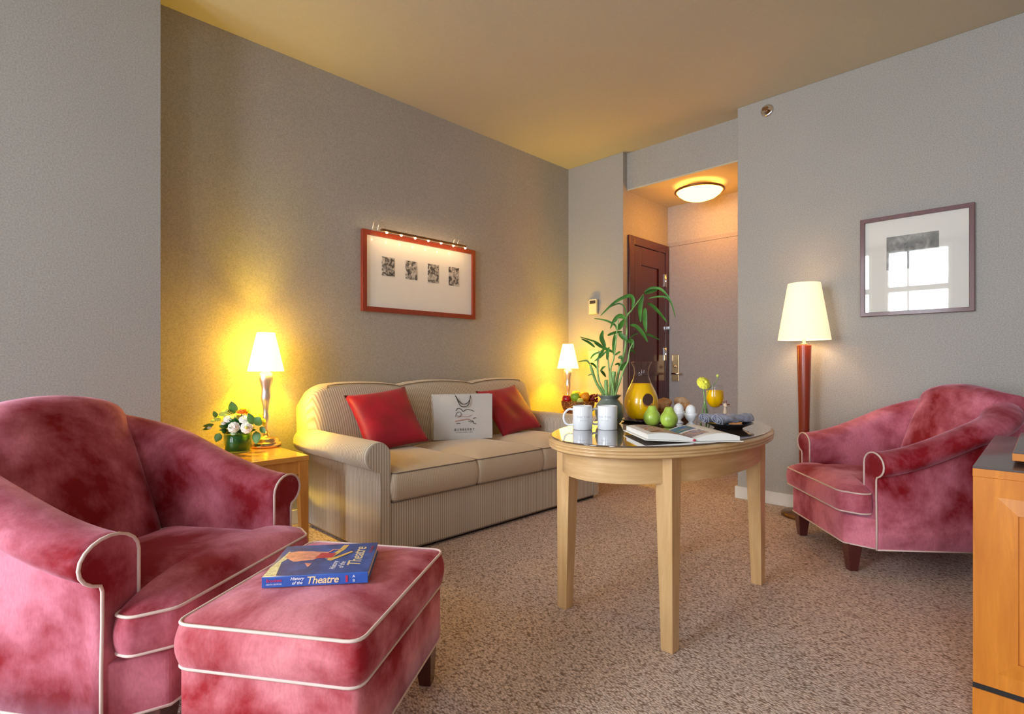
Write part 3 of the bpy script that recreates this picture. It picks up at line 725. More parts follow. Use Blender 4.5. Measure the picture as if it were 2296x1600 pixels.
# ------------------------------------------------------------------ end tables
def end_table(loc, label, wx, wy):
    t = thing('end_table', label, 'end table', loc, 0, 'maple end tables beside the sofa')
    h = 0.56
    MB().box(-wx, wx, -wy, wy, h - 0.028, h).build('table_top', 'honey_top', t, bevel=0.003)
    m = MB(); k = 0.008
    m.box(-wx + .055, wx - .055, -wy + k, -wy + k + 0.02, h - 0.10, h - 0.028); m.box(-wx + .055, wx - .055, wy - k - 0.02, wy - k, h - 0.10, h - 0.028)
    m.box(-wx + k, -wx + k + 0.02, -wy + .055, wy - .055, h - 0.10, h - 0.028); m.box(wx - k - 0.02, wx - k, -wy + .055, wy - .055, h - 0.10, h - 0.028)
    m.build('apron', 'honey', t)
    for a in (-1, 1):
        for b in (-1, 1):
            MB().frustum((a * (wx - 0.020), b * (wy - 0.020), 0), (0.018, 0.018), (a * (wx - 0.030), b * (wy - 0.030), h - 0.028), (0.028, 0.028)).build('leg', 'honey', t, bevel=0.002)
    return t
end_table((1.01, 3.225, 0), 'honey wood end table with flowers and lamp left of the sofa', 0.302, 0.312)
end_table((3.99, 3.225, 0), 'honey wood end table holding the fruit basket beyond the sofa', 0.30, 0.312)

def table_lamp(loc, label, power):
    t = thing('table_lamp', label, 'table lamp', loc, 0, 'pair of wavy metal table lamps')
    MB().lathe([(0.086, 0), (0.088, 0.004), (0.088, 0.028), (0.082, 0.032), (0.074, 0.033), (0.074, 0.050), (0.068, 0.056), (0.030, 0.062), (0.02, 0.075), (0.010, 0.10), (0.0, 0.10)], seg=40).build('base', 'brass', t)
    MB().lathe([(0.009, 0.085), (0.012, 0.11), (0.016, 0.14), (0.021, 0.17), (0.019, 0.195), (0.015, 0.215), (0.019, 0.245), (0.029, 0.285), (0.032, 0.305), (0.027, 0.335), (0.028, 0.365), (0.038, 0.40), (0.041, 0.425), (0.036, 0.45), (0.02, 0.462), (0.0, 0.465)], seg=32).build('stem', 'steel', t)
    sh = MB().lathe_open([(0.104, 0.463), (0.1045, 0.466), (0.052, 0.700), (0.050, 0.702)], seg=48).build('lamp_shade', 'table_shade', t)
    md = sh.modifiers.new('t', 'SOLIDIFY'); md.thickness = 0.002
    light('POINT', 'table_lamp_light', (loc[0], loc[1], loc[2] + 0.585), power, (1.0, 0.63, 0.0), radius=0.03)
table_lamp((1.258, 3.40, 0.56), 'wavy silver table lamp with lit cream shade beside the flower vase', 47)
table_lamp((4.07, 3.30, 0.56), 'wavy silver table lamp with lit cream shade behind the fruit basket', 42)

# ------------------------------------------------------------------ floor lamp
fl = thing('floor_lamp', 'tall floor lamp with tapered red wood post and lit cream shade', 'floor lamp', (4.10, 1.205, 0))
MB().lathe([(0.14, 0), (0.145, 0.006), (0.145, 0.022), (0.13, 0.030), (0.04, 0.036), (0.026, 0.05), (0.0, 0.05)], seg=40).build('base', 'bronze', fl)
MB().lathe([(0.024, 0.04), (0.028, 0.25), (0.036, 0.75), (0.046, 1.195), (0.046, 1.203), (0.0, 1.203)], seg=32).build('post', 'cherry', fl)
MB().lathe([(0.022, 1.203), (0.022, 1.209), (0.010, 1.214), (0.010, 1.30), (0.0, 1.30)]).build('neck', 'brass', fl)
sh = MB().lathe_open([(0.166, 1.236), (0.1665, 1.239), (0.103, 1.63), (0.102, 1.632)], seg=48).build('lamp_shade', 'floor_shade', fl)
md = sh.modifiers.new('t', 'SOLIDIFY'); md.thickness = 0.002
light('POINT', 'floor_lamp_light', (4.10, 1.205, 1.42), 4.5, (1.0, 0.68, 0.40), radius=0.04)

# ------------------------------------------------------------------ oval table
TX, TY, TZ = 2.265, 1.25, 0.772
tb = thing('dining_table', 'oval maple table with smoked glass top and square tapered legs', 'table', (TX, TY, 0))
A_, B_ = 0.684, 0.413
def oval(prof, name, mat, par, seg=96):
    m = MB(); rows = []
    for inset, z in prof: rows.append([((A_ - inset) * math.cos(2 * PI * k / seg), (B_ - inset) * math.sin(2 * PI * k / seg), z) for k in range(seg)])
    m.grid(rows, closed=True); m.add(rows[0], [tuple(range(seg))], False); m.add(rows[-1], [tuple(range(seg))], False)
    return m.build(name, mat, par)
pf = [(0.05, 0.722), (0.012, 0.724)]
z = 0.727
for k in range(3):
    for j in range(6):
        an = -PI / 2 + PI * j / 5; pf.append((0.008 - 0.006 * math.cos(an) - k * 0.0015 , z + 0.0055 + 0.0055 * math.sin(an)))
    z += 0.012
pf += [(0.006, 0.7655), (0.02, 0.7657)]
oval(pf, 'table_top', 'maple_h', tb)
oval([(0.014, 0.7658), (0.012, 0.766), (0.012, 0.7705), (0.014, 0.772)], 'glass_top', 'smoked_glass', tb)
m = MB(); rows = []
for ins, z in ((0.075, 0.624), (0.060, 0.624), (0.060, 0.723), (0.075, 0.723), (0.075, 0.624)):
    rows.append([((A_ - ins) * math.cos(2 * PI * k / 96), (B_ - ins) * math.sin(2 * PI * k / 96), z) for k in range(96)])

for ra, rb in zip(rows, rows[1:]): m.grid([ra, rb], closed=True)
m.build('apron', 'maple_h', tb, weld=False)
for a in (-1, 1):
    for b in (-1, 1):
        MB().frustum((a * 0.432, b * 0.252, 0), (0.024, 0.024), (a * 0.425, b * 0.240, 0.723), (0.036, 0.036)).build('leg', 'maple', tb, bevel=0.002)

# ------------------------------------------------------------------ things on the table
def TP(px, py): x, y = FP(px, py, TZ); return (x, y, TZ)
def mug(loc, rz, label):
    t = thing('mug', label, 'mug', loc, rz, 'white mugs on the oval table')
    r, h = 0.0445, 0.108
    MB().lathe([(0, 0.001), (r - .004, 0), (r, 0.003), (r, h - 0.002), (r - .0015, h), (r - .004, h - .002), (r - .004, 0.008), (0, 0.007)], seg=48).build('body', 'porcelain', t)
    pts = [(-r + 0.002, 0, 0.090), (-r - 0.018, 0, 0.091), (-r - 0.036, 0, 0.074), (-r - 0.041, 0, 0.052), (-r - 0.034, 0, 0.030), (-r - 0.018, 0, 0.020), (-r + 0.002, 0, 0.022)]
    MB().tube(spline(pts, 6), 0.0052, 10).build('handle', 'porcelain', t)
    for txt, sz, zz in (('THE TIME', 0.0125, 0.058), ('NEW YORK', 0.006, 0.044)):
        vs, fs = text_mesh(txt, sz, 0, 1.25)
        rr = r + 0.0004; vs = [(rr * math.sin(x / rr), -rr * math.cos(x / rr), zz + y) for x, y, z in vs]
        MB().add(vs, fs, False).build('lettering', 'grey_ink', t, weld=False)
    return t
MR = -PI / 4
mg = mug(TP(1306, 962), MR, 'white mug with its handle to the left nearest the table edge')
dup(mg, TP(1362, 962), MR - 0.5, 'white mug standing in front of the green glazed plant pot')

# ceramic pot and bamboo
VX, VY = 2.225, 1.540
po = tag(MB().lathe([(0, 0.002), (0.045, 0), (0.055, 0.006), (0.068, 0.035), (0.071, 0.065), (0.064, 0.095), (0.050, 0.112), (0.043, 0.120), (0.044, 0.126), (0.058, 0.140), (0.060, 0.143), (0.055, 0.142), (0.040, 0.126), (0.036, 0.116), (0.0, 0.114)], seg=48).build('plant_pot', 'jade_glaze', None, (VX, VY, TZ)),
         'grey green glazed ceramic pot holding bamboo behind the mugs', 'pot')
VD = (VX + VY) / R2
bp = thing('bamboo_plant', 'leafy lucky bamboo stalks growing from the glazed pot on the table', 'plant', (VX, VY, TZ + 0.114))
inv = Matrix.Translation((-VX, -VY, -(TZ + 0.114)))
def BP(cx, cy, dd=0.0): return inv @ WD(1230 + cx / 4.707, 620 + cy / 4.707, VD + dd)
stalks = [([(585, 1300), (575, 1240), (500, 1110), (440, 930)], 0.0065, -0.015), ([(600, 1300), (590, 1230), (530, 1090), (515, 900), (545, 800)], 0.0065, 0.012),
          ([(663, 1300), (665, 1250), (680, 1100), (690, 1000)], 0.0105, 0.0), ([(612, 1300), (610, 1240), (605, 1090)], 0.009, -0.012),
          ([(690, 1300), (700, 1240), (740, 1000), (800, 800), (825, 600), (825, 430), (880, 350), (1000, 190)], 0.0075, 0.012),
          ([(670, 1300), (690, 1230), (655, 1000), (690, 850), (720, 600), (735, 450)], 0.0055, -0.02), ([(640, 1300), (650, 1240), (640, 1000), (620, 830), (590, 700)], 0.0055, 0.02),
          ([(680, 1300), (710, 1230), (790, 990), (835, 900), (855, 780), (890, 700)], 0.0055, -0.005), ([(650, 1300), (655, 1200), (655, 1090), (658, 1020)], 0.010, 0.016)]
for pts, r, dd in stalks:
    P = spline([BP(x, y, dd * (1 + 0.6 * i)) for i, (x, y) in enumerate(pts)], 6)
    n = len(P); rs = []
    for i in range(n):
        k = 1 - 0.55 * i / n if len(pts) > 4 else 1.0
        rs.append(r * k * (1.13 if i % 6 == 3 else 1.0))
    MB().tube(P, rs, 10).build('stalk', 'stalk', bp)
leaves = [([(880, 330), (895, 250), (850, 200), (700, 270), (545, 415)], 45), ([(825, 430), (800, 320), (750, 285), (690, 300), (620, 340)], 16), ([(1000, 190), (970, 300), (965, 380), (970, 480)], 58),
 ([(1010, 180), (1090, 150), (1150, 140)], 48), ([(1010, 160), (1080, 120), (1180, 130), (1260, 210), (1310, 300)], 30), ([(1050, 230), (1150, 210), (1240, 220), (1300, 290), (1340, 440)], 22),
 ([(1040, 280), (1100, 310), (1170, 380), (1250, 480)], 42), ([(1020, 330), (1015, 450), (1030, 590)], 62), ([(860, 510), (920, 520), (980, 580), (1020, 640), (1045, 690)], 48),
 ([(1020, 600), (1090, 625), (1170, 665)], 26), ([(820, 450), (760, 410), (700, 450), (650, 550)], 48), ([(720, 570), (700, 510), (600, 460), (480, 440)], 24), ([(735, 560), (770, 500), (800, 450)], 62),
 ([(600, 740), (560, 650), (575, 565)], 58), ([(620, 780), (520, 700), (430, 665), (330, 635)], 20), ([(490, 745), (420, 690), (345, 655)], 28), ([(690, 800), (560, 740), (480, 695)], 38),
 ([(690, 830), (690, 700), (700, 600)], 44), ([(620, 620), (700, 590), (780, 580)], 32), ([(740, 590), (790, 640), (830, 670)], 60), ([(830, 690), (880, 680), (890, 760)], 50),
 ([(560, 790), (480, 820), (440, 870)], 24), ([(620, 780), (540, 850), (480, 895)], 28), ([(440, 930), (400, 885), (310, 900)], 20), ([(440, 910), (480, 930), (520, 980)], 28),
 ([(545, 1000), (575, 960), (605, 945)], 26), ([(550, 990), (580, 1020), (605, 1060)], 34), ([(760, 990), (790, 940), (830, 900)], 54), ([(480, 1040), (450, 1030), (415, 1045)], 14),
 ([(620, 880), (625, 800), (640, 740)], 38), ([(540, 860), (560, 800), (590, 760)], 42), ([(700, 830), (740, 800), (760, 790)], 26), ([(850, 780), (890, 780), (910, 810)], 24),
 ([(735, 860), (770, 850), (780, 900)], 40), ([(700, 930), (740, 920), (750, 960)], 26), ([(820, 690), (890, 620), (950, 600)], 14), ([(700, 480), (730, 430), (790, 440)], 30)]
fo = MB(); inward = Vector((1, 1, 0)).normalized()
for i, (pts, wd) in enumerate(leaves):
    r1 = random.uniform(-0.05, 0.06)
    P = spline([BP(x, y, r1 * j / len(pts)) for j, (x, y) in enumerate(pts)], 7); n = len(P); half = wd / 4.707 / F * VD * 0.40
    rows = []
    for j, p in enumerate(P):
        t = (P[min(j + 1, n - 1)] - P[max(j - 1, 0)]).normalized(); s_ = t.cross(inward).normalized()
        q = j / (n - 1); wv = half * (math.sin(PI * min(1, q ** 0.8)) ** 0.7) + 0.0006
        cup = inward * wv * 0.35
        tilt_ = (s_ + inward * random.uniform(-0.05, 0.05)).normalized()
        rows.append([p - tilt_ * wv, p + cup, p + tilt_ * wv])
    fo.grid([[tuple(v) for v in r] for r in rows])
fo.build('foliage', 'leaf', bp, weld=False)

# carafe with a hole through it
cx_, cy_, _ = TP(1438, 944)
cf = thing('carafe', 'glass carafe of orange juice with a round hole through its body', 'carafe', (cx_, cy_, TZ + 0.012), MR - 0.237)
outer = [(0.0, 0.0), (0.045, 0.0), (0.066, 0.012), (0.082, 0.04), (0.088, 0.075), (0.084, 0.11), (0.070, 0.15), (0.052, 0.185), (0.040, 0.215), (0.036, 0.24), (0.040, 0.265), (0.053, 0.292), (0.055, 0.295)]
def smoothprof(p): return [(max(0, v.x), v.y) for v in spline([Vector((a, b, 0)) for a, b in p], 4)]
prof_o = smoothprof(outer)
MB().lathe_open(prof_o, seg=48).build('glass_body', 'glass', cf)
jp = [(0, 0.004)] + [(max(0, r - 0.003), max(0.004, z)) for r, z in prof_o if 0.004 < z < 0.190]; zt2 = jp[-1][1]
jm = MB().lathe(jp + [(0, zt2)], seg=96).build('juice', 'juice', cf)
ct = MB().lathe([(0.0, -0.2), (0.026, -0.2), (0.026, 0.2), (0, 0.2)], Matrix.Translation((0.033, 0, 0.100)) @ Matrix.Rotation(PI / 2, 4, 'X') @ Matrix.Diagonal((1.05, 1.35, 1, 1)), 40)
def bool_cut(o, cutter_mb):
    cu = cutter_mb.build('cutter', 'glass'); cu.parent = cf
    bpy.context.view_layer.update()
    b = o.modifiers.new('cut', 'BOOLEAN'); b.object = cu; b.operation = 'DIFFERENCE'; b.solver = 'EXACT'
    bpy.context.view_layer.update(); dg = bpy.context.evaluated_depsgraph_get()
    me = bpy.data.meshes.new_from_object(o.evaluated_get(dg)); o.modifiers.remove(b); o.data = me
    bpy.data.objects.remove(cu)
bool_cut(jm, ct)
while len(jm.data.materials) > 1: jm.data.materials.pop()
tag(MB().lathe([(0, 0), (0.085, 0), (0.105, 0.008), (0.106, 0.012), (0.085, 0.010), (0.0, 0.010)], seg=48).build('serving_dish', 'black_ceramic', None, (cx_, cy_, TZ)), 'flat black dish under the orange juice carafe', 'dish')

# pears
def pear(loc, rz, label, k=1.0):
    t = thing('pear', label, 'pear', loc, rz, 'green pears on the oval table')
    pr_ = smoothprof([(0, 0.003), (0.016, 0.0), (0.033, 0.012), (0.041, 0.034), (0.037, 0.055), (0.026, 0.072), (0.020, 0.086), (0.014, 0.094), (0.0, 0.095)])
    MB().lathe(pr_, Matrix.Diagonal((k, k, k, 1)), 32).build('flesh', 'pear', t)
    MB().tube(spline([(0, 0, 0.092 * k), (0.002, 0, 0.102 * k), (0.006, 0, 0.112 * k)], 3), 0.0018, 6).build('stem', 'brown_stem', t)
pear(TP(1462, 953), 0, 'green pear standing right in front of the juice carafe', 1.0)
pear(TP(1500, 957), 1.5, 'green pear standing beside the white egg cups', 1.0)

def eggcup(loc, label, l2):
    t = thing('egg_cup', label, 'egg cup', loc, 0, 'white egg cups on the oval table')
    MB().lathe([(0, 0.001), (0.022, 0), (0.023, 0.004), (0.012, 0.012), (0.011, 0.018), (0.022, 0.030), (0.030, 0.048), (0.031, 0.060), (0.029, 0.060), (0.026, 0.046), (0.0, 0.034)], seg=32).build('cup', 'porcelain', t)
    e = MB().ball((0, 0, 0.0), (0.0255, 0.0255, 0.032), 24).build('egg', 'egg', None, (loc[0], loc[1], loc[2] + 0.068)); tag(e, l2, 'egg', 'boiled eggs in cups')
eggcup(TP(1522, 948), 'white egg cup standing just behind the right green pear', 'white boiled egg in the cup behind the green pear')
eggcup(TP(1549, 953), 'white egg cup standing next to the small flower vase', 'white boiled egg in the cup by the flower vase')

# bread basket
bx, by, _ = (2.69, 1.455, 0)
bb = thing('bread_basket', 'low dark wicker basket of bread behind the pears and eggs', 'basket', (bx, by, TZ), MR)
m = MB()
for k in range(7):
    z = 0.004 + k * 0.007; r = 0.075 + k * 0.005
    m.tube([((r * 1.25 + 0.002 * math.sin(j * PI)) * math.cos(2 * PI * j / 40), (r * 0.8 + 0.002 * math.sin(j * PI)) * math.sin(2 * PI * j / 40), z) for j in range(40)], 0.0042, 6, True)
m.lathe([(0, 0), (0.072, 0), (0.072, 0.004), (0, 0.004)], None, 24, 1.25, 0.8)
m.build('wicker_body', 'wicker', bb)
def bread(loc, rad, mat, label, rot=(0, 0, 0), name='bread_roll'):
    m = MB(); m.ball((0, 0, 0), rad, 24); o = m.build(name, mat, None, loc, rot)
    for v in o.data.vertices:
        v.co *= 1 + 0.05 * math.sin(v.co.x * 130) * math.sin(v.co.y * 110 + 1) + 0.03 * math.sin(v.co.z * 160)
    return tag(o, label, 'bread', 'bread in the basket')
rgt = Vector((1, -1, 0)).normalized(); fwd = Vector((1, 1, 0)).normalized(); bc = Vector((bx, by, TZ))
def bl_(a, b, z): return bc + rgt * a + fwd * b + Vector((0, 0, z))
bread(bl_(-0.040, 0.020, 0.080), (0.048, 0.034, 0.030), 'crust', 'brown crusty loaf on top of the bread basket', (0.1, -0.15, MR))
bread(bl_(0.062, 0.020, 0.084), (0.042, 0.034, 0.031), 'crust_pale', 'seeded pale roll on top of the bread basket by the flower', (0, 0.2, MR))
def croissant(loc, rz, label):
    m = MB(); P = []; rs = []
    for i in range(25):
        t = i / 24; an = PI * 0.15 + PI * 0.7 * t; P.append((0.055 * math.cos(an), 0.045 * math.sin(an), 0)); rs.append(0.006 + 0.017 * math.sin(PI * t) + 0.002 * ((i % 4) - 1.5))
    m.tube(P, rs, 14); o = m.build('croissant', 'crust', None, loc, (0.2, 0, rz)); tag(o, label, 'croissant', 'croissants in the bread basket')
croissant(bl_(-0.060, -0.060, 0.056), MR + 0.3, 'golden croissant peeking out between the carafe and pears')
croissant(bl_(0.055, -0.062, 0.054), MR - 0.2, 'golden croissant behind the white egg cup')

# bud vase with ranunculus
vx, vy, _ = TP(1580, 946)
bv = tag(MB().lathe_open([(0.0, 0.001), (0.040, 0.001), (0.043, 0.004), (0.032, 0.035), (0.014, 0.085), (0.007, 0.105), (0.008, 0.112)], seg=32).build('bud_vase', 'glass', None, (vx, vy, TZ)), 'small conical clear glass bud vase beside the juice glass', 'vase')
fw = thing('cut_flower', 'single pale yellow ranunculus with a bud in the small glass vase', 'flower', (vx, vy, TZ + 0.006))
VD2 = (vx + vy) / R2; inv2 = Matrix.Translation((-vx, -vy, -(TZ + 0.006)))
def F2(px, py, d=0.0): return inv2 @ WD(px, py, VD2 + d)
m = MB()
for a in range(5):
    an = a * 1.3; m.tube([(0.024 * math.cos(an), 0.024 * math.sin(an), 0.0), (0.010 * math.cos(an), 0.010 * math.sin(an), 0.06), (0.002, 0, 0.104)], 0.0034, 6)
m.tube(spline([Vector((0.001, 0, 0.10)), F2(1578, 880), F2(1577, 868)], 5), 0.003, 6)
m.tube(spline([Vector((0.001, 0, 0.10)), F2(1590, 872, 0.01), F2(1604, 858, 0.02), F2(1609, 845, 0.02)], 5), 0.0018, 6); m.build('stem', 'stalk', fw)
def bloom(c, r, mat, parent, n=5, up=Vector((0, 0, 1)), name='bloom', flatn=0.6):
    m = MB(); q = up.to_track_quat('Z', 'Y').to_matrix().to_4x4(); c = Vector(c)
    for L in range(n):
        k = (L + 1) / n; cnt = 4 + L * 2
        for j in range(cnt):
            an = 2 * PI * (j + 0.5 * (L % 2)) / cnt + L; rr = r * k * 0.62
            mm = Matrix.Translation(c) @ q @ Matrix.Rotation(an, 4, 'Z') @ Matrix.Translation((rr, 0, r * flatn * (1 - k) * 0.6)) @ Matrix.Rotation(-0.9 * (1 - k) - 0.2, 4, 'Y')
            m.ball((0, 0, 0), (r * 0.40, r * 0.40, r * 0.10), 8, M=mm)
    return m.build(name, mat, parent, weld=False)
bloom(F2(1577, 859, -0.01), 0.036, 'petal_yellow', fw, 5, Vector((-0.6, -0.7, 0.5)))
MB().ball(F2(1609, 842, 0.02), 0.008, 10).build('bud', 'petal_green', fw)

# wine glass with juice
gx, gy, _ = TP(1603, 941)
wg = thing('wine_glass', 'stemmed glass of orange juice behind the folded napkins', 'glass', (gx, gy, TZ))
gpr = smoothprof([(0.033, 0.001), (0.031, 0.003), (0.006, 0.008), (0.0045, 0.03), (0.006, 0.055), (0.018, 0.066), (0.036, 0.086), (0.045, 0.112), (0.046, 0.135), (0.043, 0.165), (0.040, 0.188)])
MB().lathe_open([(0, 0.001)] + gpr, seg=40).build('glass_body', 'glass', wg)
jp = [(0, 0.066)] + [(r - 0.0025, z) for r, z in gpr if 0.068 < z < 0.160]
MB().lathe(jp + [(0, jp[-1][1])], seg=40).build('juice', 'juice', wg)

# giraffe figurine
fx, fy, _ = TP(1626, 943)
gf = thing('animal_figurine', 'tiny cream and brown horned animal figurine behind the napkins', 'figurine', (fx, fy, TZ), MR)
m = MB(); m.lathe(smoothprof([(0, 0), (0.018, 0.002), (0.019, 0.012), (0.012, 0.030), (0.010, 0.048), (0.007, 0.062), (0.006, 0.072), (0, 0.074)]), None, 16)
m.ball((-0.002, -0.004, 0.082), (0.010, 0.013, 0.011), 12); m.ball((-0.002, -0.016, 0.078), (0.006, 0.007, 0.006), 10); m.build('body', 'toy_cream', gf)
for sd in (-1, 1):
    MB().ball((sd * 0.019 - 0.002, 0, 0.085), (0.008, 0.003, 0.004), 8).build('ear', 'toy_brown', gf)
    MB().lathe([(0.0018, 0.088), (0.0018, 0.100), (0.0034, 0.102), (0.0, 0.107)], Matrix.Translation((sd * 0.006, 0, 0)), 8).build('horn', 'toy_brown', gf)
    MB().ball((sd * 0.014, -0.012, 0.006), (0.008, 0.012, 0.006), 8).build('hoof', 'toy_brown', gf)

# plate and napkins
px_, py_, _ = TP(1633, 959)
tag(MB().lathe([(0, 0), (0.060, 0), (0.066, 0.006), (0.098, 0.020), (0.108, 0.024), (0.108, 0.027), (0.090, 0.022), (0.060, 0.012), (0, 0.011)], seg=56).build('plate', 'black_ceramic', None, (px_, py_, TZ)), 'black round plate under the rolled napkins on the table', 'plate')
def roll(p, q, r, label):
    p, q = Vector(p), Vector(q); ax = (q - p); L = ax.length; qd = ax.to_track_quat('X', 'Z').to_euler()
    m = MB(); rows = []
    prof_ = []
    for k in range(60):
        an = 2 * PI * 2.6 * k / 59; rr = 0.006 + (r - 0.006) * k / 59; prof_.append((rr * math.cos(an), rr * math.sin(an) * 0.85))
    for i in range(25):
        x = L * i / 24; kk = 1 - 0.10 * math.sin(PI * i / 24) + 0.03 * math.sin(i * 2.1); rows.append([(x + 0.004 * math.sin(5 * a / r), a * kk + 0.003 * math.sin(x * 60 + b * 90), b * kk + 0.003 * math.sin(x * 75 + a * 110)) for a, b in prof_])
    m.grid(rows); o = m.build('rolled_napkin', 'napkin', None, p, qd, weld=False)
    md = o.modifiers.new('t', 'SOLIDIFY'); md.thickness = 0.0022
    return tag(o, label, 'napkin', 'rolled napkins on the black plate')
base = Vector((px_, py_, TZ))
roll(base - rgt * 0.075 - fwd * 0.050 + Vector((0, 0, 0.042)), base + rgt * 0.115 + fwd * 0.050 + Vector((0, 0, 0.042)), 0.030, 'grey blue rolled napkin nearest the viewer on the black plate')
roll(base - rgt * 0.112 + fwd * 0.012 + Vector((0, 0, 0.042)), base + rgt * 0.03 + fwd * 0.085 + Vector((0, 0, 0.038)), 0.026, 'grey blue rolled napkin lying behind the front one, towards the egg cup')

# open book
ob = thing('open_book', 'open hardback picture book lying at the front of the oval table', 'book', (2.015, 1.053, TZ), math.atan2(-0.65, 0.757))
hw, hh = 0.185, 0.140
def leafz(s): # height profile of page block, s 0 spine .. 1 edge
    return 0.010 + 0.020 * math.sin(PI * min(1, 0.12 + s * 0.95)) ** 0.8
for sd in (-1, 1):
    k = 1.0 if sd < 0 else 0.82
    top = []; n = 14
    for i in range(n + 1):
        s_ = i / n; x = sd * hw * s_ * (0.97); z = (0.006 + (0.030 * math.sin(PI * (0.06 + 0.62 * s_)) ** 0.9)) * k
        if sd > 0: z = 0.006 + 0.028 * math.sin(PI * min(1, 0.04 + 0.80 * s_)) ** 0.9
        top.append((x, z))
    bot = [(x, 0.004 + (0.010 * s2 if sd < 0 else 0.001)) for (x, z), s2 in zip(top, [i / n for i in range(n + 1)])]
    m = MB(); rows = []
    for i in range(n + 1):
        (x, z), (_, zb) = top[i], bot[i]
        rows.append([(x, -hh, zb), (x, -hh, max(z, zb + 0.001)), (x, hh, max(z, zb + 0.001)), (x, hh, zb)])
    m.grid(rows, closed=True, smooth=False); m.add(rows[-1], [(0, 1, 2, 3)], False); m.add(rows[0], [(0, 1, 2, 3)], False)
    m.build('page_block', 'paper', ob)
    m = MB()
    m.add([(0, -hh - .006, 0.0), (0, hh + .006, 0.0), (sd * (hw + .006), hh + .006, 0.010 if sd < 0 else 0.0005), (sd * (hw + .006), -hh - .006, 0.010 if sd < 0 else 0.0005),
           (0, -hh - .006, 0.003), (0, hh + .006, 0.003), (sd * (hw + .006), hh + .006, 0.0135 if sd < 0 else 0.0035), (sd * (hw + .006), -hh - .006, 0.0135 if sd < 0 else 0.0035)],
          [(0, 1, 2, 3), (4, 5, 6, 7), (0, 4, 5, 1), (1, 5, 6, 2), (2, 6, 7, 3), (3, 7, 4, 0)], False)
    m.build('cover_board', 'plastic_pale' if False else 'mat_board', ob)
    def pic(xa, xb, ya, yb, mat):
        rows = []
        for i in range(n + 1):
            x, z = top[i]
            if xa <= abs(x) <= xb: rows.append([(x, ya, z + 0.0008), (x, yb, z + 0.0008)])
        MB().grid(rows).build('page_picture', mat, ob, weld=False)
    if sd < 0: pic(0.0, 0.155, -0.105, 0.12, 'photo_colour')
    else:
        pic(0.0, 0.085, 0.02, 0.125, 'photo_sea'); pic(0.0, 0.085, -0.105, 0.0, 'photo_colour')
MB().tube([(0, -hh - 0.002, 0.006), (0, -hh - 0.003, 0.011)], 0.006, 8).build('headband', 'ink_red', ob)

# ------------------------------------------------------------------ fruit basket on far end table
bx2, by2 = 3.92, 3.06
fb = thing('fruit_basket', 'dark wicker fruit basket on the far end table before the lamp', 'basket', (bx2, by2, 0.56))
m = MB()
for k in range(16):
    z = 0.006 + k * 0.0105; r = 0.075 + 0.075 * math.sin(k / 15 * PI / 2)
    m.tube([(r * math.cos(2 * PI * j / 48), r * math.sin(2 * PI * j / 48), z + 0.003 * (-1) ** (j + k)) for j in range(48)], 0.0044, 6, True)
for j in range(16):
    an = 2 * PI * j / 16; m.tube([((0.073 + 0.075 * math.sin(k / 15 * PI / 2)) * math.cos(an), (0.073 + 0.075 * math.sin(k / 15 * PI / 2)) * math.sin(an), 0.006 + k * 0.0105) for k in range(16)], 0.004, 6)
m.lathe([(0, 0), (0.074, 0), (0.074, 0.006), (0, 0.006)], None, 24); m.lathe([(0, 0.10), (0.12, 0.10), (0.12, 0.106), (0, 0.106)], None, 24)
m.build('wicker_body', 'wicker', fb)
fc = Vector((bx2, by2, 0.56))
def fruit(a, b, z, r, mat, name, label, sz=1.0, stem=True, group='fruit in the wicker basket'):
    c = fc + rgt * a + fwd * b + Vector((0, 0, z)); t = thing(name, label, name.split('_')[-1], c, 0, group)
    MB().lathe(smoothprof([(0, -r * 0.86 * sz), (r * 0.45, -r * 0.93 * sz), (r * 0.92, -r * 0.4 * sz), (r, 0.1 * r * sz), (r * 0.75, r * 0.75 * sz), (r * 0.3, r * 0.93 * sz), (0, r * 0.84 * sz)]), None, 24).build('flesh', mat, t)
    if stem: MB().tube([(0, 0, r * 0.8 * sz), (0.003, 0, r * sz + 0.008)], 0.0022, 6).build('stem', 'brown_stem', t)
fruit(-0.105, -0.010, 0.185, 0.042, 'apple_red', 'red_apple', 'red apple at the left rim of the fruit basket')
fruit(-0.030, -0.035, 0.205, 0.043, 'lime_peel', 'green_apple', 'green apple on the fruit basket between red apple and orange')
fruit(-0.010, 0.055, 0.215, 0.044, 'lemon_peel', 'lemon', 'yellow lemon behind the green apple and the orange')
fruit(0.060, -0.015, 0.205, 0.047, 'orange_peel', 'orange', 'bright orange in the middle of the fruit basket', stem=False)
fruit(0.008, -0.095, 0.160, 0.034, 'petal_green', 'green_pear', 'small yellow green pear low at the front of the fruit basket', 1.2)
gc = fc + rgt * 0.135 + fwd * 0.03 + Vector((0, 0, 0.180)); m = MB()
for i in range(42):
    m.ball((random.uniform(-0.038, 0.040), random.uniform(-0.04, 0.04), random.uniform(-0.02, 0.042)), 0.013, 10)
tag(m.build('grape_bunch', 'grape', None, gc), 'bunch of dark red grapes over the basket rim', 'grapes', 'fruit in the wicker basket')

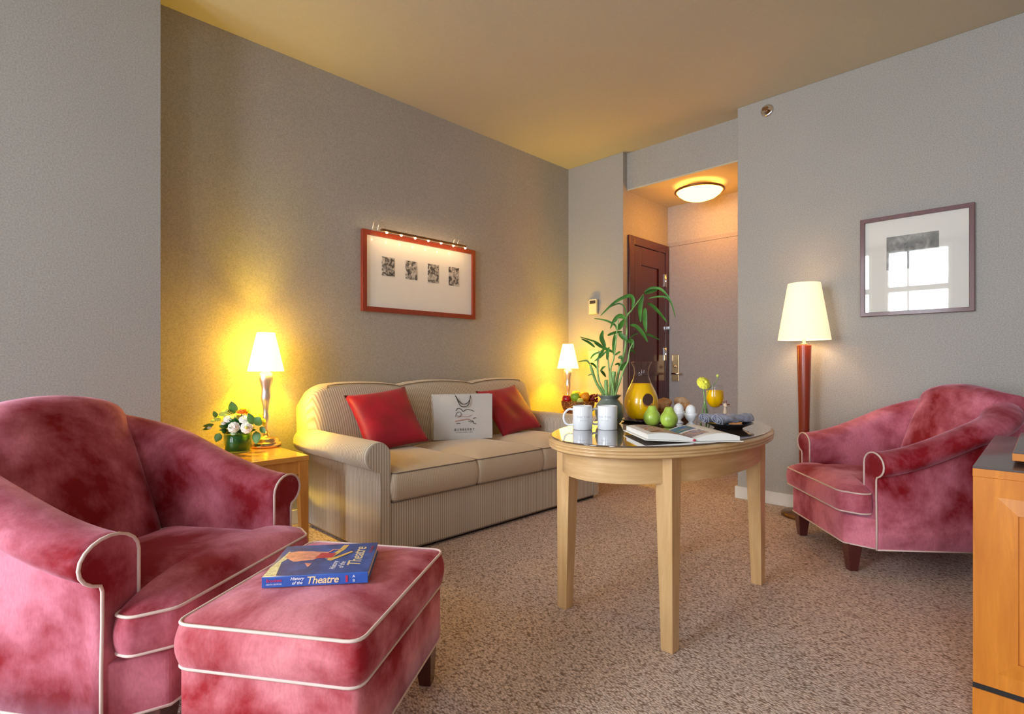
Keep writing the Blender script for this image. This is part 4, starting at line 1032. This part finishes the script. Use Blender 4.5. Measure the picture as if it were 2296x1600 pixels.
# ------------------------------------------------------------------ flowers on the near end table
fx, fy = FP(530, 1014, 0.56); fx, fy = 1.075, 3.33
fv = tag(MB().lathe_open([(0.0, 0.002), (0.068, 0.0), (0.074, 0.004), (0.074, 0.135), (0.071, 0.135), (0.071, 0.010), (0, 0.008)], seg=48).build('glass_vase', 'glass_green', None, (fx, fy, 0.56)), 'round clear glass vase of green leaves holding the mixed bouquet', 'vase')
bq = thing('flower_bouquet', 'bouquet of white, lime and orange flowers with leaves on the end table', 'flowers', (fx, fy, 0.569))
MB().lathe([(0, 0), (0.068, 0), (0.068, 0.085), (0.05, 0.088), (0, 0.088)], seg=40).build('leaf_lining', 'leaf_dark', bq)
inv3 = Matrix.Translation((-fx, -fy, -0.569)); VD3 = (fx + fy) / R2
def F3(cx, cy, d=0.0): return inv3 @ WD(450 + cx / 12.084, 900 + cy / 12.084, VD3 + d)
UPC = Vector((-0.35, -0.55, 0.75))
for (cx, cy, d, r, mat, nm, up) in [
    (680, 330, 0.0, 0.040, 'petal_green', 'lime_bloom', Vector((-.2, -.3, .9))), (1150, 290, 0.0, 0.040, 'petal_orange', 'orange_bloom', Vector((0, -.2, 1))),
    (760, 470, -0.03, 0.030, 'petal_white', 'white_bloom', UPC), (900, 700, -0.06, 0.034, 'petal_white', 'white_bloom', Vector((-.5, -.7, .3))),
    (1250, 700, -0.05, 0.036, 'petal_white', 'white_bloom', Vector((-.6, -.7, .2))), (1210, 480, -0.03, 0.036, 'petal_white', 'white_bloom', UPC),
    (1540, 430, 0.03, 0.030, 'petal_yellow', 'yellow_bloom', UPC), (1670, 550, 0.03, 0.030, 'petal_yellow', 'yellow_bloom', Vector((.5, -.5, .4))),
    (480, 450, 0.02, 0.026, 'petal_green', 'lime_bloom', UPC), (940, 430, 0.0, 0.028, 'petal_green', 'lime_bloom', UPC), (900, 850, -0.06, 0.018, 'petal_white', 'white_bloom', UPC),
    (340, 520, 0.0, 0.014, 'petal_green', 'lime_bloom', UPC), (620, 590, -0.03, 0.014, 'petal_white', 'white_bloom', UPC), (240, 700, 0.0, 0.014, 'petal_white', 'white_bloom', UPC)]:
    bloom(F3(cx, cy, d), r, mat, bq, 4, up, nm)
MB().ball(F3(1235, 700, -0.072), 0.009, 8).build('bloom_centre', 'petal_green', bq)
m = MB(); m2 = MB()
def leaf_at(m, c, dirv, L, W_):
    dirv = dirv.normalized(); s_ = dirv.cross(inward + Vector((0, 0, random.uniform(-.4, .4)))).normalized(); nrm = dirv.cross(s_)
    rows = []
    for j in range(8):
        q = j / 7; wv = W_ * math.sin(PI * q ** 0.8) ** 0.8 + 0.0004; p = c + dirv * L * q + nrm * (0.2 * L * q * q)
        rows.append([tuple(p - s_ * wv), tuple(p + nrm * wv * 0.3), tuple(p + s_ * wv)])
    m.grid(rows)
for (cx, cy, dx_, dy_, L, W_, dd) in [(900, 330, -0.1, 1.0, 0.075, 0.028, 0.02), (1420, 620, -0.3, 0.9, 0.07, 0.022, -0.05), (1480, 640, 0.5, 0.7, 0.06, 0.028, -0.05), (1500, 800, 0.1, -0.9, 0.075, 0.026, 0.0),
        (1600, 700, 0.4, -0.3, 0.05, 0.018, 0.0), (520, 850, -0.3, -0.8, 0.055, 0.022, 0.0), (360, 620, -0.9, -0.1, 0.06, 0.010, 0.0), (300, 680, -0.9, -0.3, 0.05, 0.010, 0.0), (420, 430, -0.2, 0.7, 0.04, 0.014, 0.0)]:
    leaf_at(m, F3(cx, cy, dd), rgt * dx_ + Vector((0, 0, dy_)), L, W_)
cen = F3(950, 800, 0.0)
for i in range(150):
    an = random.uniform(0, 2 * PI); el = random.uniform(-0.15, 1.3); d = Vector((math.cos(an) * math.cos(el), math.sin(an) * math.cos(el), math.sin(el)))
    leaf_at(m2, cen + d * random.uniform(0.0, 0.06), d, random.uniform(0.03, 0.055), random.uniform(0.006, 0.014))
m.build('broad_leaves', 'leaf', bq, weld=False); m2.build('filler_foliage', 'leaf_dark', bq, weld=False)

# ------------------------------------------------------------------ cabinet at right
cb = thing('wood_cabinet', 'orange wood cabinet with dark top cut off by the right edge', 'cabinet', (2.12, 0.159, 0))
D, Wd, Zt = 0.98, 1.25, 0.762
MB().box(0.012, D, -Wd, 0, 0.0, Zt - 0.03).build('body', 'cabinet', cb, bevel=0.002)
MB().box(0.0, D, -Wd, 0, Zt - 0.006, Zt).build('top_surface', 'cabinet_top', cb, bevel=0.001)
MB().box(0.0, D, -Wd, 0.0, Zt - 0.03, Zt - 0.006).build('top_edge', 'cabinet', cb, bevel=0.001)
dr = MB().box(-0.002, 0.012, -0.62, -0.001, 0.115, Zt - 0.03).build('door', 'cabinet', cb, bevel=0.001)
m = MB()
def xframe(m, y0, y1, z0, z1, fw, xa, xb):
    o_ = [(y0, z0), (y1, z0), (y1, z1), (y0, z1)]; i_ = [(y0 + fw, z0 + fw), (y1 - fw, z0 + fw), (y1 - fw, z1 - fw), (y0 + fw, z1 - fw)]
    for k in range(4):
        q = [o_[k], o_[(k + 1) % 4], i_[(k + 1) % 4], i_[k]]
        vs = [(xb, y, z) for y, z in q[:2]] + [(xa, y, z) for y, z in q[2:]] + [(xb + 0.01, y, z) for y, z in q]
        m.add(vs, [(0, 1, 2, 3), (7, 6, 5, 4), (0, 4, 5, 1), (1, 5, 6, 2), (2, 6, 7, 3), (3, 7, 4, 0)], False)
xframe(m, -0.57, -0.055, 0.16, Zt - 0.085, 0.045, -0.010, -0.002)
m.build('door_moulding', 'cabinet', dr)
MB().box(-0.002, 0.012, -Wd, -0.625, 0.115, Zt - 0.03).build('door', 'cabinet', cb, bevel=0.001)
MB().box(0.002, 0.014, -Wd, 0, 0.098, 0.115).build('groove', 'black_gap', cb)
MB().box(-0.002, 0.012, -Wd, 0, 0.0, 0.098).build('plinth', 'cabinet', cb)
tr = thing('swivel_tray', 'raised dark topped swivel board with orange edge on the cabinet', 'swivel board', (2.22, 0.075, Zt))
MB().box(0.0, 0.66, -0.78, 0, 0.014, 0.036).build('board', 'cabinet', tr, bevel=0.001)
MB().box(0.004, 0.655, -0.775, -0.003, 0.036, 0.040).build('surface', 'cabinet_top', tr)
MB().lathe([(0, 0), (0.2, 0), (0.2, 0.014), (0, 0.014)], Matrix.Translation((0.33, -0.39, 0))).build('turntable', 'black_gap', tr)
